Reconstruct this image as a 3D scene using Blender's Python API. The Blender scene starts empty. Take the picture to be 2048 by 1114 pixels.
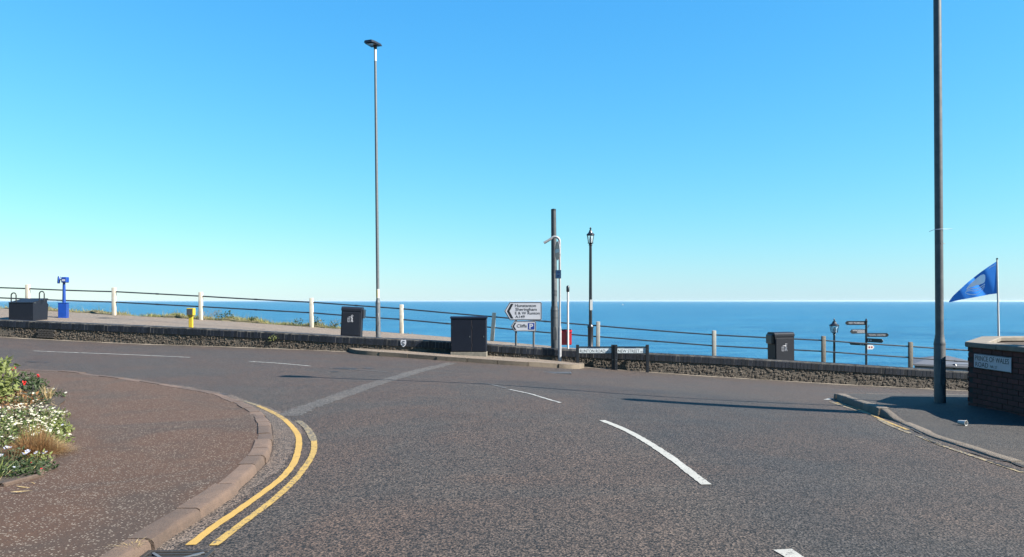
import bpy, bmesh, math, random
import numpy as np
from mathutils import Vector, Matrix

random.seed(7); rng = np.random.default_rng(7)
scene = bpy.context.scene
COL = scene.collection
R = math.radians

# ------------------------------------------------------------------ camera
F, EYE, HY = 1500.0, 1.5, 602.0           # focal length in photo pixels, eye height, horizon row
cam = bpy.data.cameras.new('camera'); cam_o = bpy.data.objects.new('camera', cam); COL.objects.link(cam_o)
cam.sensor_width = 36; cam.lens = 36*F/2048; cam.shift_y = 45/2048
cam.clip_start = 0.1; cam.clip_end = 200000
cam_o.location = (0, 0, EYE); cam_o.rotation_euler = (R(90), 0, 0)
scene.camera = cam_o

# ------------------------------------------------------------------ light
SUN_EL, SUN_AZ = R(38), R(20)             # azimuth: degrees behind the +X axis
to_sun = Vector((math.cos(SUN_AZ)*math.cos(SUN_EL), -math.sin(SUN_AZ)*math.cos(SUN_EL), math.sin(SUN_EL)))
world = bpy.data.worlds.new('World'); scene.world = world; world.use_nodes = True
wn = world.node_tree.nodes; wl = world.node_tree.links
sky = wn.new('ShaderNodeTexSky'); sky.sky_type = 'NISHITA'; sky.sun_disc = False
sky.sun_elevation = SUN_EL; sky.sun_rotation = R(90)+SUN_AZ
sky.altitude = 0; sky.air_density = 1.5; sky.dust_density = 0.0; sky.ozone_density = 3.0
tint = wn.new('ShaderNodeMix'); tint.data_type = 'RGBA'; tint.blend_type = 'MULTIPLY'; tint.inputs[0].default_value = 1.0
tint.inputs[7].default_value = (0.182, 0.82, 2.62, 1)    # saturated phone-camera rendering of the sky, the same over the whole dome
sepc = wn.new('ShaderNodeSeparateColor'); comb = wn.new('ShaderNodeCombineColor'); wl.new(sky.outputs[0], sepc.inputs[0])
for ch, gm in enumerate((1.27, 0.80, 0.30)):
    pw = wn.new('ShaderNodeMath'); pw.operation = 'POWER'; pw.inputs[1].default_value = gm
    wl.new(sepc.outputs[ch], pw.inputs[0]); wl.new(pw.outputs[0], comb.inputs[ch])
wl.new(comb.outputs[0], tint.inputs[6])
bg = wn['Background']; bg.inputs['Strength'].default_value = 0.06
wl.new(tint.outputs[2], bg.inputs['Color'])
sun = bpy.data.lights.new('sun', 'SUN'); sun.energy = 5.0; sun.angle = R(0.35); sun.color = (1, 0.95, 0.86)
sun_o = bpy.data.objects.new('sun', sun); COL.objects.link(sun_o)
sun_o.rotation_euler = to_sun.to_track_quat('Z', 'Y').to_euler(); sun_o.location = (30, -10, 30)
vs = scene.view_settings
vs.view_transform = 'Standard'; vs.look = 'None'; vs.gamma = 1.0; vs.exposure = 2.0; vs.use_curve_mapping = False

# ------------------------------------------------------------------ pixel and ground helpers
def at(px, py, Y): return Vector(((px-1024)/F*Y, Y, EYE-(py-HY)/F*Y))
def sm(a, b, v):
    t = np.clip((np.asarray(v, float)-a)/(b-a), 0, 1); return t*t*(3-2*t)
def lerp_tab(tab, x, soft=1.2):
    xs = [p[0] for p in tab]; ys = [p[1] for p in tab]
    x = np.asarray(x, float)
    return sum(np.interp(x+o*soft, xs, ys) for o in (-1, -.66, -.33, 0, .33, .66, 1))/7
ZW = [(-50, 1.7), (-17, .30), (-12.8, .10), (-8.5, -.02), (-5.2, -.14), (0, -.42), (4.7, -.775), (7.4, -.94), (10.2, -1.1), (13.5, -1.25), (50, -3.0)]
ZTOP = [(-50, 2.27), (-17.07, .883), (-15.6, .82), (-12.8, .707), (-8.57, .537), (-5.58, .364), (-2, .20), (1.22, -.02), (4.68, -.16), (7.45, -.30), (10.2, -.45), (12.0, -.56), (13.5, -.65), (50, -2.4)]
ZF = [(-70, 3.3), (-19.9, 1.12), (-16.3, .905), (-12.7, .737), (-8.09, .426), (-4.43, .197), (-.82, -.1), (3.44, -.464), (7.96, -.802), (12.1, -1.019), (15.4, -1.233), (50, -3.2)]
def zw(x): return lerp_tab(ZW, x)
def ztop(x): return lerp_tab(ZTOP, x)
def zf(x): return lerp_tab(ZF, x)
def Yw(x): return 24-0.06*x
def Yf(x): return 30-0.06*x
def G(x, y):
    x = np.asarray(x, float); y = np.asarray(y, float)
    s = sm(7.5, 24, y)
    xc = 1.4-2.4*sm(6, 14, y)
    crown = (.06-.11*(1-np.exp(-.010*(x-xc)**2/.11)))*(1-sm(13, 21, y))
    return s*zw(x)+crown
def on(px, py, off=0.0):
    a = (px-1024)/F; b = -(py-HY)/F
    lo, hi = 2.0, 60.0
    ys = np.linspace(2, 40, 1500)
    d = EYE+b*ys-(G(a*ys, ys)+off)
    k = int(np.argmax(d < 0)) if (d < 0).any() else len(ys)-1
    Y = float(ys[k])
    if k > 0: Y = float(ys[k-1]+(ys[k]-ys[k-1])*d[k-1]/(d[k-1]-d[k]))
    return (a*Y, Y)
def g(x, y, o=0.0): return float(G(x, y))+o
def prom(x, y):
    x = np.asarray(x, float); y = np.asarray(y, float)
    t = np.clip((y-Yw(x)-.3)/(Yf(x)-Yw(x)-.3), 0, 1)
    z0 = np.minimum(ztop(x)-.05, zf(x)+.12)
    return z0*(1-t)+zf(x)*t
def pz(x, y): return float(prom(x, y))

# ------------------------------------------------------------------ materials
MATS = {}
ALB = 0.41           # overall albedo trim of the palette below
def lin(c): return tuple(((v/255)/12.92 if v/255 <= .04045 else ((v/255+.055)/1.055)**2.4) for v in c)
class NT:
    def __init__(s, name):
        s.m = bpy.data.materials.new(name); s.m.use_nodes = True
        s.t = s.m.node_tree; s.n = s.t.nodes; s.b = s.n['Principled BSDF']; s.pos = None
    def new(s, k, **kw):
        n = s.n.new(k)
        for a, v in kw.items(): setattr(n, a, v)
        return n
    def link(s, a, b): s.t.links.new(a, b)
    def coord(s, scale=(1, 1, 1), obj=False):
        if obj: src = s.new('ShaderNodeTexCoord').outputs['Object']
        else: src = s.new('ShaderNodeNewGeometry').outputs['Position']
        if scale == (1, 1, 1): return src
        mp = s.new('ShaderNodeMapping'); mp.inputs['Scale'].default_value = scale
        s.link(src, mp.inputs['Vector']); return mp.outputs[0]
    def noise(s, scale, detail=3, rough=.55, vec=None, dist=0):
        n = s.new('ShaderNodeTexNoise'); n.inputs['Scale'].default_value = scale; n.inputs['Detail'].default_value = detail
        n.inputs['Roughness'].default_value = rough; n.inputs['Distortion'].default_value = dist
        s.link(vec if vec is not None else s.coord(), n.inputs['Vector']); return n.outputs['Fac']
    def voro(s, scale, feature='F1', out='Distance', vec=None, rand=1.0):
        n = s.new('ShaderNodeTexVoronoi'); n.feature = feature; n.inputs['Scale'].default_value = scale; n.inputs['Randomness'].default_value = rand
        s.link(vec if vec is not None else s.coord(), n.inputs['Vector']); return n.outputs[out]
    def ramp(s, fac, stops):
        n = s.new('ShaderNodeValToRGB'); e = n.color_ramp.elements
        while len(e) < len(stops): e.new(.5)
        for i, (p, c) in enumerate(stops):
            e[i].position = p; e[i].color = (c if len(c) == 4 else tuple(c)+(1,))
        s.link(fac, n.inputs['Fac']); return n.outputs['Color']
    def mix(s, fac, a, b, blend='MIX'):
        n = s.new('ShaderNodeMix'); n.data_type = 'RGBA'; n.blend_type = blend
        for sock, v in ((n.inputs[0], fac), (n.inputs[6], a), (n.inputs[7], b)):
            if isinstance(v, (int, float)): sock.default_value = v
            elif isinstance(v, tuple): sock.default_value = v if len(v) == 4 else v+(1,)
            else: s.link(v, sock)
        return n.outputs[2]
    def mrange(s, v, a, b, c=0, d=1):
        n = s.new('ShaderNodeMapRange'); n.inputs[1].default_value = a; n.inputs[2].default_value = b; n.inputs[3].default_value = c; n.inputs[4].default_value = d
        s.link(v, n.inputs[0]); return n.outputs[0]
    def math(s, op, a, b=0.0):
        n = s.new('ShaderNodeMath', operation=op)
        for sock, v in ((n.inputs[0], a), (n.inputs[1], b)):
            if isinstance(v, (int, float)): sock.default_value = v
            else: s.link(v, sock)
        return n.outputs[0]
    def bump(s, h, strength=.5, dist=.01):
        n = s.new('ShaderNodeBump'); n.inputs['Strength'].default_value = strength; n.inputs['Distance'].default_value = dist
        s.link(h, n.inputs['Height']); s.link(n.outputs[0], s.b.inputs['Normal'])
    def col(s, c):
        if isinstance(c, tuple): s.b.inputs['Base Color'].default_value = tuple(v*ALB for v in c[:3])+(1,)
        else:
            k = s.new('ShaderNodeVectorMath', operation='SCALE'); k.inputs['Scale'].default_value = ALB
            s.link(c, k.inputs[0]); s.link(k.outputs[0], s.b.inputs['Base Color'])
    def rough(s, v):
        if isinstance(v, (int, float)): s.b.inputs['Roughness'].default_value = v
        else: s.link(v, s.b.inputs['Roughness'])
    def rnd(s): return s.new('ShaderNodeObjectInfo').outputs['Random']
def mat(name, c, c2=None, scale=6, rough=.55, metal=0.0, bump=0, bscale=60, bdist=.004, spec=.5, vary=0.0, detail=4):
    if name in MATS: return MATS[name]
    t = NT(name)
    c2 = c2 or tuple(v*.82 for v in c)
    col = t.ramp(t.noise(scale, detail), [(.3, c), (.7, c2)])
    if vary:
        k = t.mrange(t.rnd(), 0, 1, 1-vary, 1+vary)
        mx = t.new('ShaderNodeVectorMath', operation='SCALE'); t.link(col, mx.inputs[0]); t.link(k, mx.inputs['Scale']); col = mx.outputs[0]
    t.col(col); t.rough(rough); t.b.inputs['Metallic'].default_value = metal; t.b.inputs['Specular IOR Level'].default_value = spec
    if bump: t.bump(t.noise(bscale, 3), bump, bdist)
    MATS[name] = t.m; return t.m

def asphalt(name, light, dark, tint, bigA=.5, grain=85, con=1.0, seal=False):
    t = NT(name)
    v = t.voro(grain, out='Color')
    sp = t.new('ShaderNodeSeparateColor'); t.link(v, sp.inputs[0])
    n1 = t.noise(grain*1.3, 2, .6)
    f = t.math('ADD', t.math('MULTIPLY', sp.outputs[0], .62), t.math('MULTIPLY', n1, .5))
    stone = t.ramp(f, [(.30, dark), (.52, tuple(a*.5+b*.5 for a, b in zip(light, dark))), (.68, light), (.92, tuple(min(1, x*1.8) for x in light))])
    big = t.noise(.42, 4, .6, dist=.8)
    med = t.noise(1.4, 5, .65)
    c = t.mix(t.mrange(big, .40, .60, 0, bigA), t.mix(1.0, stone, (.93, .97, 1.02), 'MULTIPLY'), t.mix(1.0, stone, tint, 'MULTIPLY'))
    c = t.mix(t.mrange(med, .38, .66, 0, .42), c, t.mix(1.0, c, (.58, .60, .66), 'MULTIPLY'))
    if seal:
        at_ = t.new('ShaderNodeAttribute', attribute_name='seal')
        f2 = t.math('MULTIPLY', at_.outputs['Fac'], t.mrange(t.noise(1.1, 4, .6), .25, .6, .35, 1))
        c = t.mix(f2, c, t.mix(1.0, c, (.62, .70, .80), 'MULTIPLY'))
    t.col(c); t.rough(t.mrange(n1, .3, .7, .62, .95)); t.b.inputs['Specular IOR Level'].default_value = .35
    t.bump(t.math('ADD', t.voro(grain*.75), n1), .9*con, .008)
    MATS[name] = t.m; return t.m
M_ASPH = asphalt('asphalt', (.120, .090, .069), (.003, .0026, .0023), (1.09, .965, .92), 1.0, 78, seal=True)
M_ASPH2 = asphalt('asphalt_fresh', (.10, .098, .10), (.012, .012, .014), (.9, .95, 1.05), .7, 90)
M_TRENCH = asphalt('trench_patch', (.20, .172, .146), (.010, .009, .008), (1.05, .97, .93), .5, 80)
M_GUT = asphalt('gutter_grit', (.24, .178, .132), (.014, .011, .009), (1.06, .95, .9), .5, 85)
M_TARM = asphalt('grey_tarmac', (.088, .072, .057), (.014, .012, .010), (1.06, .97, .92), .5, 95, .6)
M_PROM = asphalt('promenade_tarmac', (.34, .265, .195), (.15, .118, .088), (1.05, .97, .92), .5, 60, .5)
def chipped():
    t = NT('red_chipped_tarmac')
    base = t.ramp(t.noise(90, 3, .7), [(.3, (.064, .031, .017)), (.7, (.158, .084, .047))])
    big = t.noise(.7, 4, .6, dist=.8)
    base = t.mix(t.mrange(big, .46, .62, 0, .85), base, t.mix(1.0, base, (.70, .88, 1.10), 'MULTIPLY'))
    big2 = t.noise(2.6, 4, .65)
    base = t.mix(t.mrange(big2, .4, .7, 0, .35), base, t.mix(1.0, base, (.72, .72, .74), 'MULTIPLY'))
    def chips(scale, th, prob):
        d = t.voro(scale); cc = t.voro(scale, out='Color')
        sp = t.new('ShaderNodeSeparateColor'); t.link(cc, sp.inputs[0])
        a = t.math('LESS_THAN', d, th); b = t.math('LESS_THAN', sp.outputs[0], prob)
        return t.math('MULTIPLY', a, b)
    m = t.math('MAXIMUM', chips(62, .36, .30), chips(36, .26, .16))
    c = t.mix(m, base, t.ramp(t.noise(13), [(.3, (.42, .36, .29)), (.7, (.28, .22, .17))]))
    t.col(c); t.rough(.85); t.bump(t.math('ADD', t.noise(110, 3), m), .5, .005); t.b.inputs['Specular IOR Level'].default_value = .3
    MATS['chip'] = t.m; return t.m
M_CHIP = chipped()
def paint(name, c, wear, under=(.10, .092, .09), scale=18):
    t = NT(name)
    n = t.math('ADD', t.math('MULTIPLY', t.noise(scale, 4, .7), .6), t.math('MULTIPLY', t.noise(75, 2, .7), .45))
    k = t.mrange(n, wear-.03, wear+.03)
    cc = t.ramp(t.noise(5, 4), [(.3, c), (.7, tuple(v*.84 for v in c))])
    t.col(t.mix(k, t.mix(t.noise(70, 2), under, tuple(v*.4 for v in under)), cc)); t.rough(.75)
    t.bump(t.noise(75, 2), .5, .005)
    MATS[name] = t.m; return t.m
M_YEL = paint('yellow_paint', (.66, .41, .085), .40)
M_YELM = paint('rubbed_yellow_paint', (.62, .40, .09), .465)
M_YELW = paint('worn_yellow_paint', (.62, .40, .10), .49)
M_YELX = paint('faded_yellow_paint', (.50, .38, .19), .535)
M_WHT = paint('white_paint', (.56, .55, .50), .43)
M_WHTW = paint('worn_white_paint', (.62, .62, .58), .50)
M_WHTX = paint('faded_white_paint', (.46, .46, .43), .60)
M_CRACK = mat('tar_crack', (.012, .012, .015), rough=.8)
def kerbmat(name, a, b, vary=.25):
    t = NT(name)
    c = t.ramp(t.noise(7, 5, .65), [(.25, a), (.75, b)])
    c = t.mix(t.mrange(t.noise(120, 2), .35, .65, 0, .5), c, t.mix(1.0, c, (.55, .53, .52), 'MULTIPLY'))
    k = t.mrange(t.rnd(), 0, 1, 1-vary, 1+vary)
    mx = t.new('ShaderNodeVectorMath', operation='SCALE'); t.link(c, mx.inputs[0]); t.link(k, mx.inputs['Scale'])
    t.col(mx.outputs[0]); t.rough(.85); t.bump(t.noise(45, 5, .75), .8, .014)
    MATS[name] = t.m; return t.m
M_KERB = kerbmat('pink_granite_kerb', (.215, .135, .092), (.125, .08, .056))
M_KERBG = kerbmat('concrete_kerb', (.30, .235, .17), (.19, .15, .11))
M_CAP = mat('blue_engineering_brick', (.009, .012, .022), (.018, .022, .034), 14, .6, bump=.3, bscale=90, vary=.45, spec=.3)
M_MORT = mat('mortar', (.19, .155, .118), (.11, .09, .07), 20, .9, bump=.5, bscale=40)
def flintmat():
    t = NT('flint_stone')
    c = t.ramp(t.noise(11, 2, .5), [(.30, (.06, .048, .036)), (.45, (.15, .118, .085)), (.58, (.09, .07, .054)), (.72, (.21, .17, .125))])
    c = t.mix(t.mrange(t.noise(40, 4, .7), .42, .70, 0, .6), c, t.ramp(t.noise(19, 3), [(.35, (.022, .02, .019)), (.6, (.12, .082, .054)), (.75, (.30, .26, .21))]))
    c = t.mix(t.mrange(t.noise(.8, 4, .6), .35, .65, 0, .55), c, t.mix(1.0, c, (.60, .52, .45), 'MULTIPLY'))
    t.col(c); t.rough(.85); t.bump(t.noise(50, 4), .8, .015); MATS['flint'] = t.m; return t.m
M_FLINT = flintmat()
M_RED = mat('red_brick', (.17, .030, .020), (.10, .020, .015), 12, .85, bump=.5, bscale=70, vary=.3)
M_PMORT = mat('pale_mortar', (.34, .31, .27), (.05, .047, .045), 5, .9)
M_DMORT = mat('dark_mortar', (.05, .042, .038), (.032, .028, .026), 20, .9)
M_STONE = mat('coping_stone', (.34, .285, .22), (.22, .19, .15), 9, .85, bump=.4, bscale=50, vary=.1)
M_SOIL = mat('soil', (.10, .062, .036), (.04, .026, .016), 25, .95, bump=1, bscale=40, bdist=.03)
M_GALV = mat('galvanised_steel', (.24, .25, .265), (.17, .178, .19), 18, .45, .3, bump=.1)
M_GALVD = mat('weathered_column_paint', (.075, .085, .10), (.15, .158, .165), 10, .5, .1, bump=.15)
M_DCOL = mat('dark_column_paint', (.042, .050, .064), (.085, .092, .10), 10, .5, .1, bump=.15)
M_BLACK = mat('black_paint', (.011, .013, .020), (.018, .020, .028), 9, .38)
M_NAVYB = mat('black_plastic', (.007, .010, .020), (.011, .014, .026), 7, .55, bump=.1, bscale=200, spec=.3)
M_CABIN = mat('dark_cabinet_paint', (.004, .007, .020), (.007, .011, .026), 5, .5, spec=.25)
M_WPAINT = mat('white_post_paint', (.95, .86, .70), (.72, .63, .50), 7, .6, bump=.2, vary=.04)
M_CONC = mat('weathered_concrete_post', (.30, .265, .21), (.16, .145, .12), 14, .85, bump=.4, vary=.15)
M_RAIL = mat('rail_pipe', (.09, .10, .115), (.17, .175, .18), 2.5, .33, .75)
M_SIGNW = mat('white_sign_sheet', (.78, .79, .86), (.70, .71, .78), 4, .4)
M_SIGNB = mat('sign_black', (.012, .013, .018), rough=.4)
M_SIGNBL = mat('sign_blue', (.012, .055, .36), (.010, .05, .32), 5, .35)
M_NOENT = mat('sign_red', (.42, .018, .022), rough=.35)
M_BLUE = mat('blue_gloss_paint', (.010, .075, .44), (.008, .06, .35), 6, .35)
M_YELB = mat('yellow_gloss_paint', (.80, .56, .03), (.66, .46, .03), 6, .4)
M_REDB = mat('red_bin_plastic', (.80, .03, .045), (.7, .025, .035), 6, .4)
M_WHITE = mat('white_enamel', (.9, .9, .88), (.78, .78, .76), 8, .4)
M_WGREY = mat('weathered_white_pole', (.52, .52, .54), (.38, .38, .40), 9, .5)
M_GREYP = mat('grey_panel', (.10, .10, .105), (.06, .06, .065), 20, .5)
M_LENS = mat('led_lens', (.42, .42, .45), rough=.2)
M_PALEBL = mat('pale_blue_sheet', (.26, .42, .66), rough=.4)
M_SILVER = mat('silver_metal', (.6, .6, .6), rough=.3, metal=.9)
M_CUP = mat('paper_cup', (.78, .77, .74), rough=.7)
M_ROOF = mat('grey_roof_felt', (.11, .12, .15), (.085, .095, .12), 3, .7)
M_BWALL = mat('pale_grey_render', (.22, .25, .31), (.19, .22, .275), 1.5, .8)
def glassmat():
    t = NT('lantern_glass'); t.b.inputs['Base Color'].default_value = (.93, .96, .97, 1); t.rough(.08)
    t.b.inputs['Transmission Weight'].default_value = .85; t.b.inputs['IOR'].default_value = 1.1; MATS['glass'] = t.m; return t.m
M_GLASS = glassmat()
def leafmat(name, a, b, trans=.25):
    t = NT(name)
    c = t.ramp(t.noise(22, 3), [(.3, a), (.7, b)])
    k = t.mrange(t.noise(70, 1), .3, .7, .93 if 'flag' in name else .7, 1.07 if 'flag' in name else 1.3)
    mx = t.new('ShaderNodeVectorMath', operation='SCALE'); t.link(c, mx.inputs[0]); t.link(k, mx.inputs['Scale'])
    t.col(mx.outputs[0]); t.rough(.6); t.b.inputs['Specular IOR Level'].default_value = .3
    tr = t.new('ShaderNodeBsdfTranslucent'); t.link(mx.outputs[0], tr.inputs['Color'])
    ms = t.new('ShaderNodeMixShader'); ms.inputs[0].default_value = trans
    out = t.n['Material Output']; t.link(t.b.outputs[0], ms.inputs[1]); t.link(tr.outputs[0], ms.inputs[2]); t.link(ms.outputs[0], out.inputs[0])
    MATS[name] = t.m; return t.m
M_FLAG = leafmat('blue_flag_cloth', (.055, .27, .80), (.045, .23, .72), .4)
M_EMB = mat('flag_emblem_white', (1.75, 1.85, 2.0), (1.6, 1.7, 1.9), 3, .8)
M_LEAF = leafmat('green_leaf', (.17, .23, .065), (.08, .12, .03))
M_LEAFY = leafmat('yellow_green_leaf', (.32, .36, .11), (.18, .22, .06))
M_LEAFD = leafmat('dark_green_leaf', (.085, .125, .045), (.04, .07, .022))
M_STRAW = leafmat('straw_blade', (.70, .54, .28), (.48, .34, .16))
M_BROWN = leafmat('brown_grass_blade', (.46, .26, .11), (.27, .14, .06))
M_DRY = leafmat('dry_grass_blade', (.56, .46, .20), (.32, .31, .10))
M_PETW = leafmat('white_petal', (.95, .93, .82), (.85, .80, .62), .15)
M_PETR = leafmat('red_petal', (.85, .03, .02), (.7, .02, .015), .15)
M_PETL = leafmat('lilac_petal', (.55, .58, .78), (.72, .74, .84), .15)
M_RUST = leafmat('rust_leaf', (.40, .20, .07), (.22, .11, .045))
M_STEM = mat('plant_stem', (.12, .10, .04), rough=.8)
def seamat():
    t = NT('sea_water')
    p = t.coord()
    a = t.noise(.085, 5, .66, vec=t.coord((.4, 1, 1)))
    b = t.noise(.03, 5, .68, vec=t.coord((.16, 1, 1)))
    big = t.noise(.0035, 4, .6, vec=t.coord((.25, 1, 1)))
    c = t.ramp(b, [(.34, (.008, .085, .205)), (.66, (.030, .20, .38))])
    c = t.mix(t.mrange(big, .35, .65, 0, .45), c, (.016, .155, .32))
    c = t.mix(t.mrange(a, .42, .66, 0, .6), c, (.09, .31, .45))
    t.col(c); t.rough(.32); t.b.inputs['IOR'].default_value = 1.33; t.b.inputs['Specular IOR Level'].default_value = .22
    h = t.math('ADD', t.math('MULTIPLY', a, .7), t.math('MULTIPLY', t.noise(.6, 3, .6, vec=t.coord((.6, 1, 1))), .3))
    t.bump(h, .9, 3.2)
    MATS['sea'] = t.m; return t.m
M_SEA = seamat()
M_CLIFF = mat('cliff_earth', (.16, .13, .075), (.09, .10, .04), .7, .95, bump=1, bscale=3, bdist=.3)
M_BANK = mat('dry_bank', (.26, .20, .105), (.15, .14, .055), 3, .95, bump=1, bscale=30, bdist=.03)

# ------------------------------------------------------------------ mesh helpers
class MB:
    def __init__(s): s.V = []; s.F = []
    def add(s, vs, fs):
        o = len(s.V); s.V += [tuple(v) for v in vs]; s.F += [tuple(i+o for i in f) for f in fs]; return s
    def bm(s, bm):
        bm.verts.index_update(); s.add([v.co[:] for v in bm.verts], [[v.index for v in f.verts] for f in bm.faces]); bm.free(); return s
    def box(s, c, d, rz=0.0, bev=0.0, seg=1, mtx=None):
        bm = bmesh.new(); bmesh.ops.create_cube(bm, size=1)
        bmesh.ops.scale(bm, vec=d, verts=bm.verts)
        if bev: bmesh.ops.bevel(bm, geom=list(bm.edges), offset=bev, segments=seg, affect='EDGES', profile=.5)
        m = Matrix.Translation(c) @ Matrix.Rotation(rz, 4, 'Z')
        if mtx is not None: m = Matrix.Translation(c) @ mtx
        bmesh.ops.transform(bm, matrix=m, verts=bm.verts); return s.bm(bm)
    def tube(s, path, rad, seg=12, cap=True):
        P = [Vector(p) for p in path]; n = len(P)
        if isinstance(rad, (int, float)): rad = [rad]*n
        up = None; vs = []; fs = []
        for i in range(n):
            t = (P[min(i+1, n-1)]-P[max(i-1, 0)]).normalized()
            if up is None: up = Vector((0, 1, 0)) if abs(t.y) < .9 else Vector((1, 0, 0))
            a = (up-t*up.dot(t)).normalized(); b = t.cross(a); up = a
            for k in range(seg):
                q = 2*math.pi*k/seg
                vs.append(P[i]+(a*math.cos(q)+b*math.sin(q))*rad[i])
        for i in range(n-1):
            for k in range(seg):
                k2 = (k+1) % seg
                fs.append((i*seg+k, (i+1)*seg+k, (i+1)*seg+k2, i*seg+k2))
        if cap: fs.append(tuple(range(seg))); fs.append(tuple(reversed(range((n-1)*seg, n*seg))))
        return s.add(vs, fs)
    def lathe(s, prof, seg=16, c=(0, 0, 0), cap=True):
        return s.tube_z([(z, r) for r, z in prof], seg, c, cap)
    def tube_z(s, zr, seg, c, cap):
        vs = []; fs = []
        for z, r in zr:
            for k in range(seg):
                q = 2*math.pi*(k+.5)/seg; vs.append((c[0]+r*math.cos(q), c[1]+r*math.sin(q), c[2]+z))
        for i in range(len(zr)-1):
            for k in range(seg):
                k2 = (k+1) % seg; fs.append((i*seg+k, i*seg+k2, (i+1)*seg+k2, (i+1)*seg+k))
        if cap: fs.append(tuple(reversed(range(seg)))); fs.append(tuple(range((len(zr)-1)*seg, len(zr)*seg)))
        return s.add(vs, fs)
    def plate(s, poly, y0, y1):          # polygon in (x, z), extruded along y
        n = len(poly)
        vs = [(x, y0, z) for x, z in poly]+[(x, y1, z) for x, z in poly]
        fs = [tuple(range(n)), tuple(reversed(range(n, 2*n)))]+[(i+n, (i+1) % n+n, (i+1) % n, i) for i in range(n)]
        return s.add(vs, fs)
    def side(s, poly, x0, x1):           # polygon in (y, z), extruded along x
        n = len(poly)
        vs = [(x0, y, z) for y, z in poly]+[(x1, y, z) for y, z in poly]
        fs = [tuple(reversed(range(n))), tuple(range(n, 2*n))]+[(i, (i+1) % n, (i+1) % n+n, i+n) for i in range(n)]
        return s.add(vs, fs)
    def mesh(s, name):
        me = bpy.data.meshes.new(name); me.from_pydata(s.V, [], s.F); me.update(); return me
def link(name, me, m, parent=None, smooth=0, kind=None):
    o = bpy.data.objects.new(name, me); COL.objects.link(o)
    if m is not None and not me.materials: me.materials.append(m)
    if smooth:
        for p in me.polygons: p.use_smooth = True
        me.set_sharp_from_angle(angle=R(smooth))
    if parent: o.parent = parent
    if kind: o['kind'] = kind
    return o
def build(name, mb, m, parent=None, smooth=35, kind=None):
    me = mb.mesh(name)
    bm = bmesh.new(); bm.from_mesh(me); bmesh.ops.recalc_face_normals(bm, faces=bm.faces); bm.to_mesh(me); bm.free()
    return link(name, me, m, parent, smooth, kind)
def thing(name, label, cat, loc=(0, 0, 0), rz=0.0, group=None):
    o = bpy.data.objects.new(name, None); COL.objects.link(o); o.location = loc; o.rotation_euler = (0, 0, rz)
    o.empty_display_size = .2
    return tag(o, label, cat, group)
def tag(o, label, cat, group=None):
    o['label'] = label; o['category'] = cat
    if group: o['group'] = group
    return o
def copy_tree(o, parent=None):
    c = o.copy(); COL.objects.link(c); c.parent = parent
    for ch in list(o.children): copy_tree(ch, c)
    return c
def text(parent, string, x, z, w, h, y, m, name='lettering', squeeze=True, bold=0.0):
    cu = bpy.data.curves.new('t', 'FONT'); cu.body = string; cu.size = 1; cu.extrude = .004; cu.offset = bold
    to = bpy.data.objects.new('t', cu); COL.objects.link(to)
    bpy.context.view_layer.update()
    me = bpy.data.meshes.new_from_object(to.evaluated_get(bpy.context.evaluated_depsgraph_get()))
    bpy.data.objects.remove(to); bpy.data.curves.remove(cu)
    a = np.array([v.co[:] for v in me.vertices]); mn = a.min(0); mx = a.max(0)
    sz = h/(mx[1]-mn[1]); sx = w/(mx[0]-mn[0])
    for v in me.vertices:
        v.co = ((v.co.x-mn[0])*sx+x, y-v.co.z*.25, (v.co.y-mn[1])*sz+z)
    me.update(); return link(name, me, m, parent)
def catmull(pts, per=12):
    P = [Vector((p[0], p[1])) for p in pts]; P = [P[0]*2-P[1]]+P+[P[-1]*2-P[-2]]; out = []
    for i in range(1, len(P)-2):
        for k in range(per):
            t = k/per
            out.append(.5*((2*P[i])+(P[i+1]-P[i-1])*t+(2*P[i-1]-5*P[i]+4*P[i+1]-P[i+2])*t*t+(3*P[i]-P[i-1]-3*P[i+1]+P[i+2])*t**3))
    out.append(P[-2]); return out
class Curve:
    def __init__(s, pts):
        s.p = [Vector((q[0], q[1])) for q in pts]; s.s = [0.0]
        for a, b in zip(s.p, s.p[1:]): s.s.append(s.s[-1]+(b-a).length)
        s.L = s.s[-1]
    def at(s, d):
        d = min(max(d, 0), s.L); i = min(int(np.searchsorted(s.s, d, 'right'))-1, len(s.p)-2)
        t = (d-s.s[i])/max(1e-9, s.s[i+1]-s.s[i]); return s.p[i].lerp(s.p[i+1], t)
    def nrm(s, d):
        t = (s.at(d+.06)-s.at(d-.06)).normalized(); return Vector((-t.y, t.x))
    def off(s, o, step=.15):
        n = max(2, int(s.L/step)); return [s.at(s.L*i/n)+s.nrm(s.L*i/n)*o for i in range(n+1)]
def ribbon(mb, curve, d0, d1, wfun, zfun, side0=-.5, step=.12):
    n = max(2, int((d1-d0)/step)); vs = []; fs = []
    for i in range(n+1):
        d = d0+(d1-d0)*i/n; p = curve.at(d); q = curve.nrm(d); w = wfun(d) if callable(wfun) else wfun
        for k in (side0, side0+1):
            r = p+q*w*k; vs.append((r.x, r.y, zfun(r.x, r.y)))
    for i in range(n): fs.append((2*i, 2*i+2, 2*i+3, 2*i+1))
    return mb.add(vs, fs)
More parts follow.
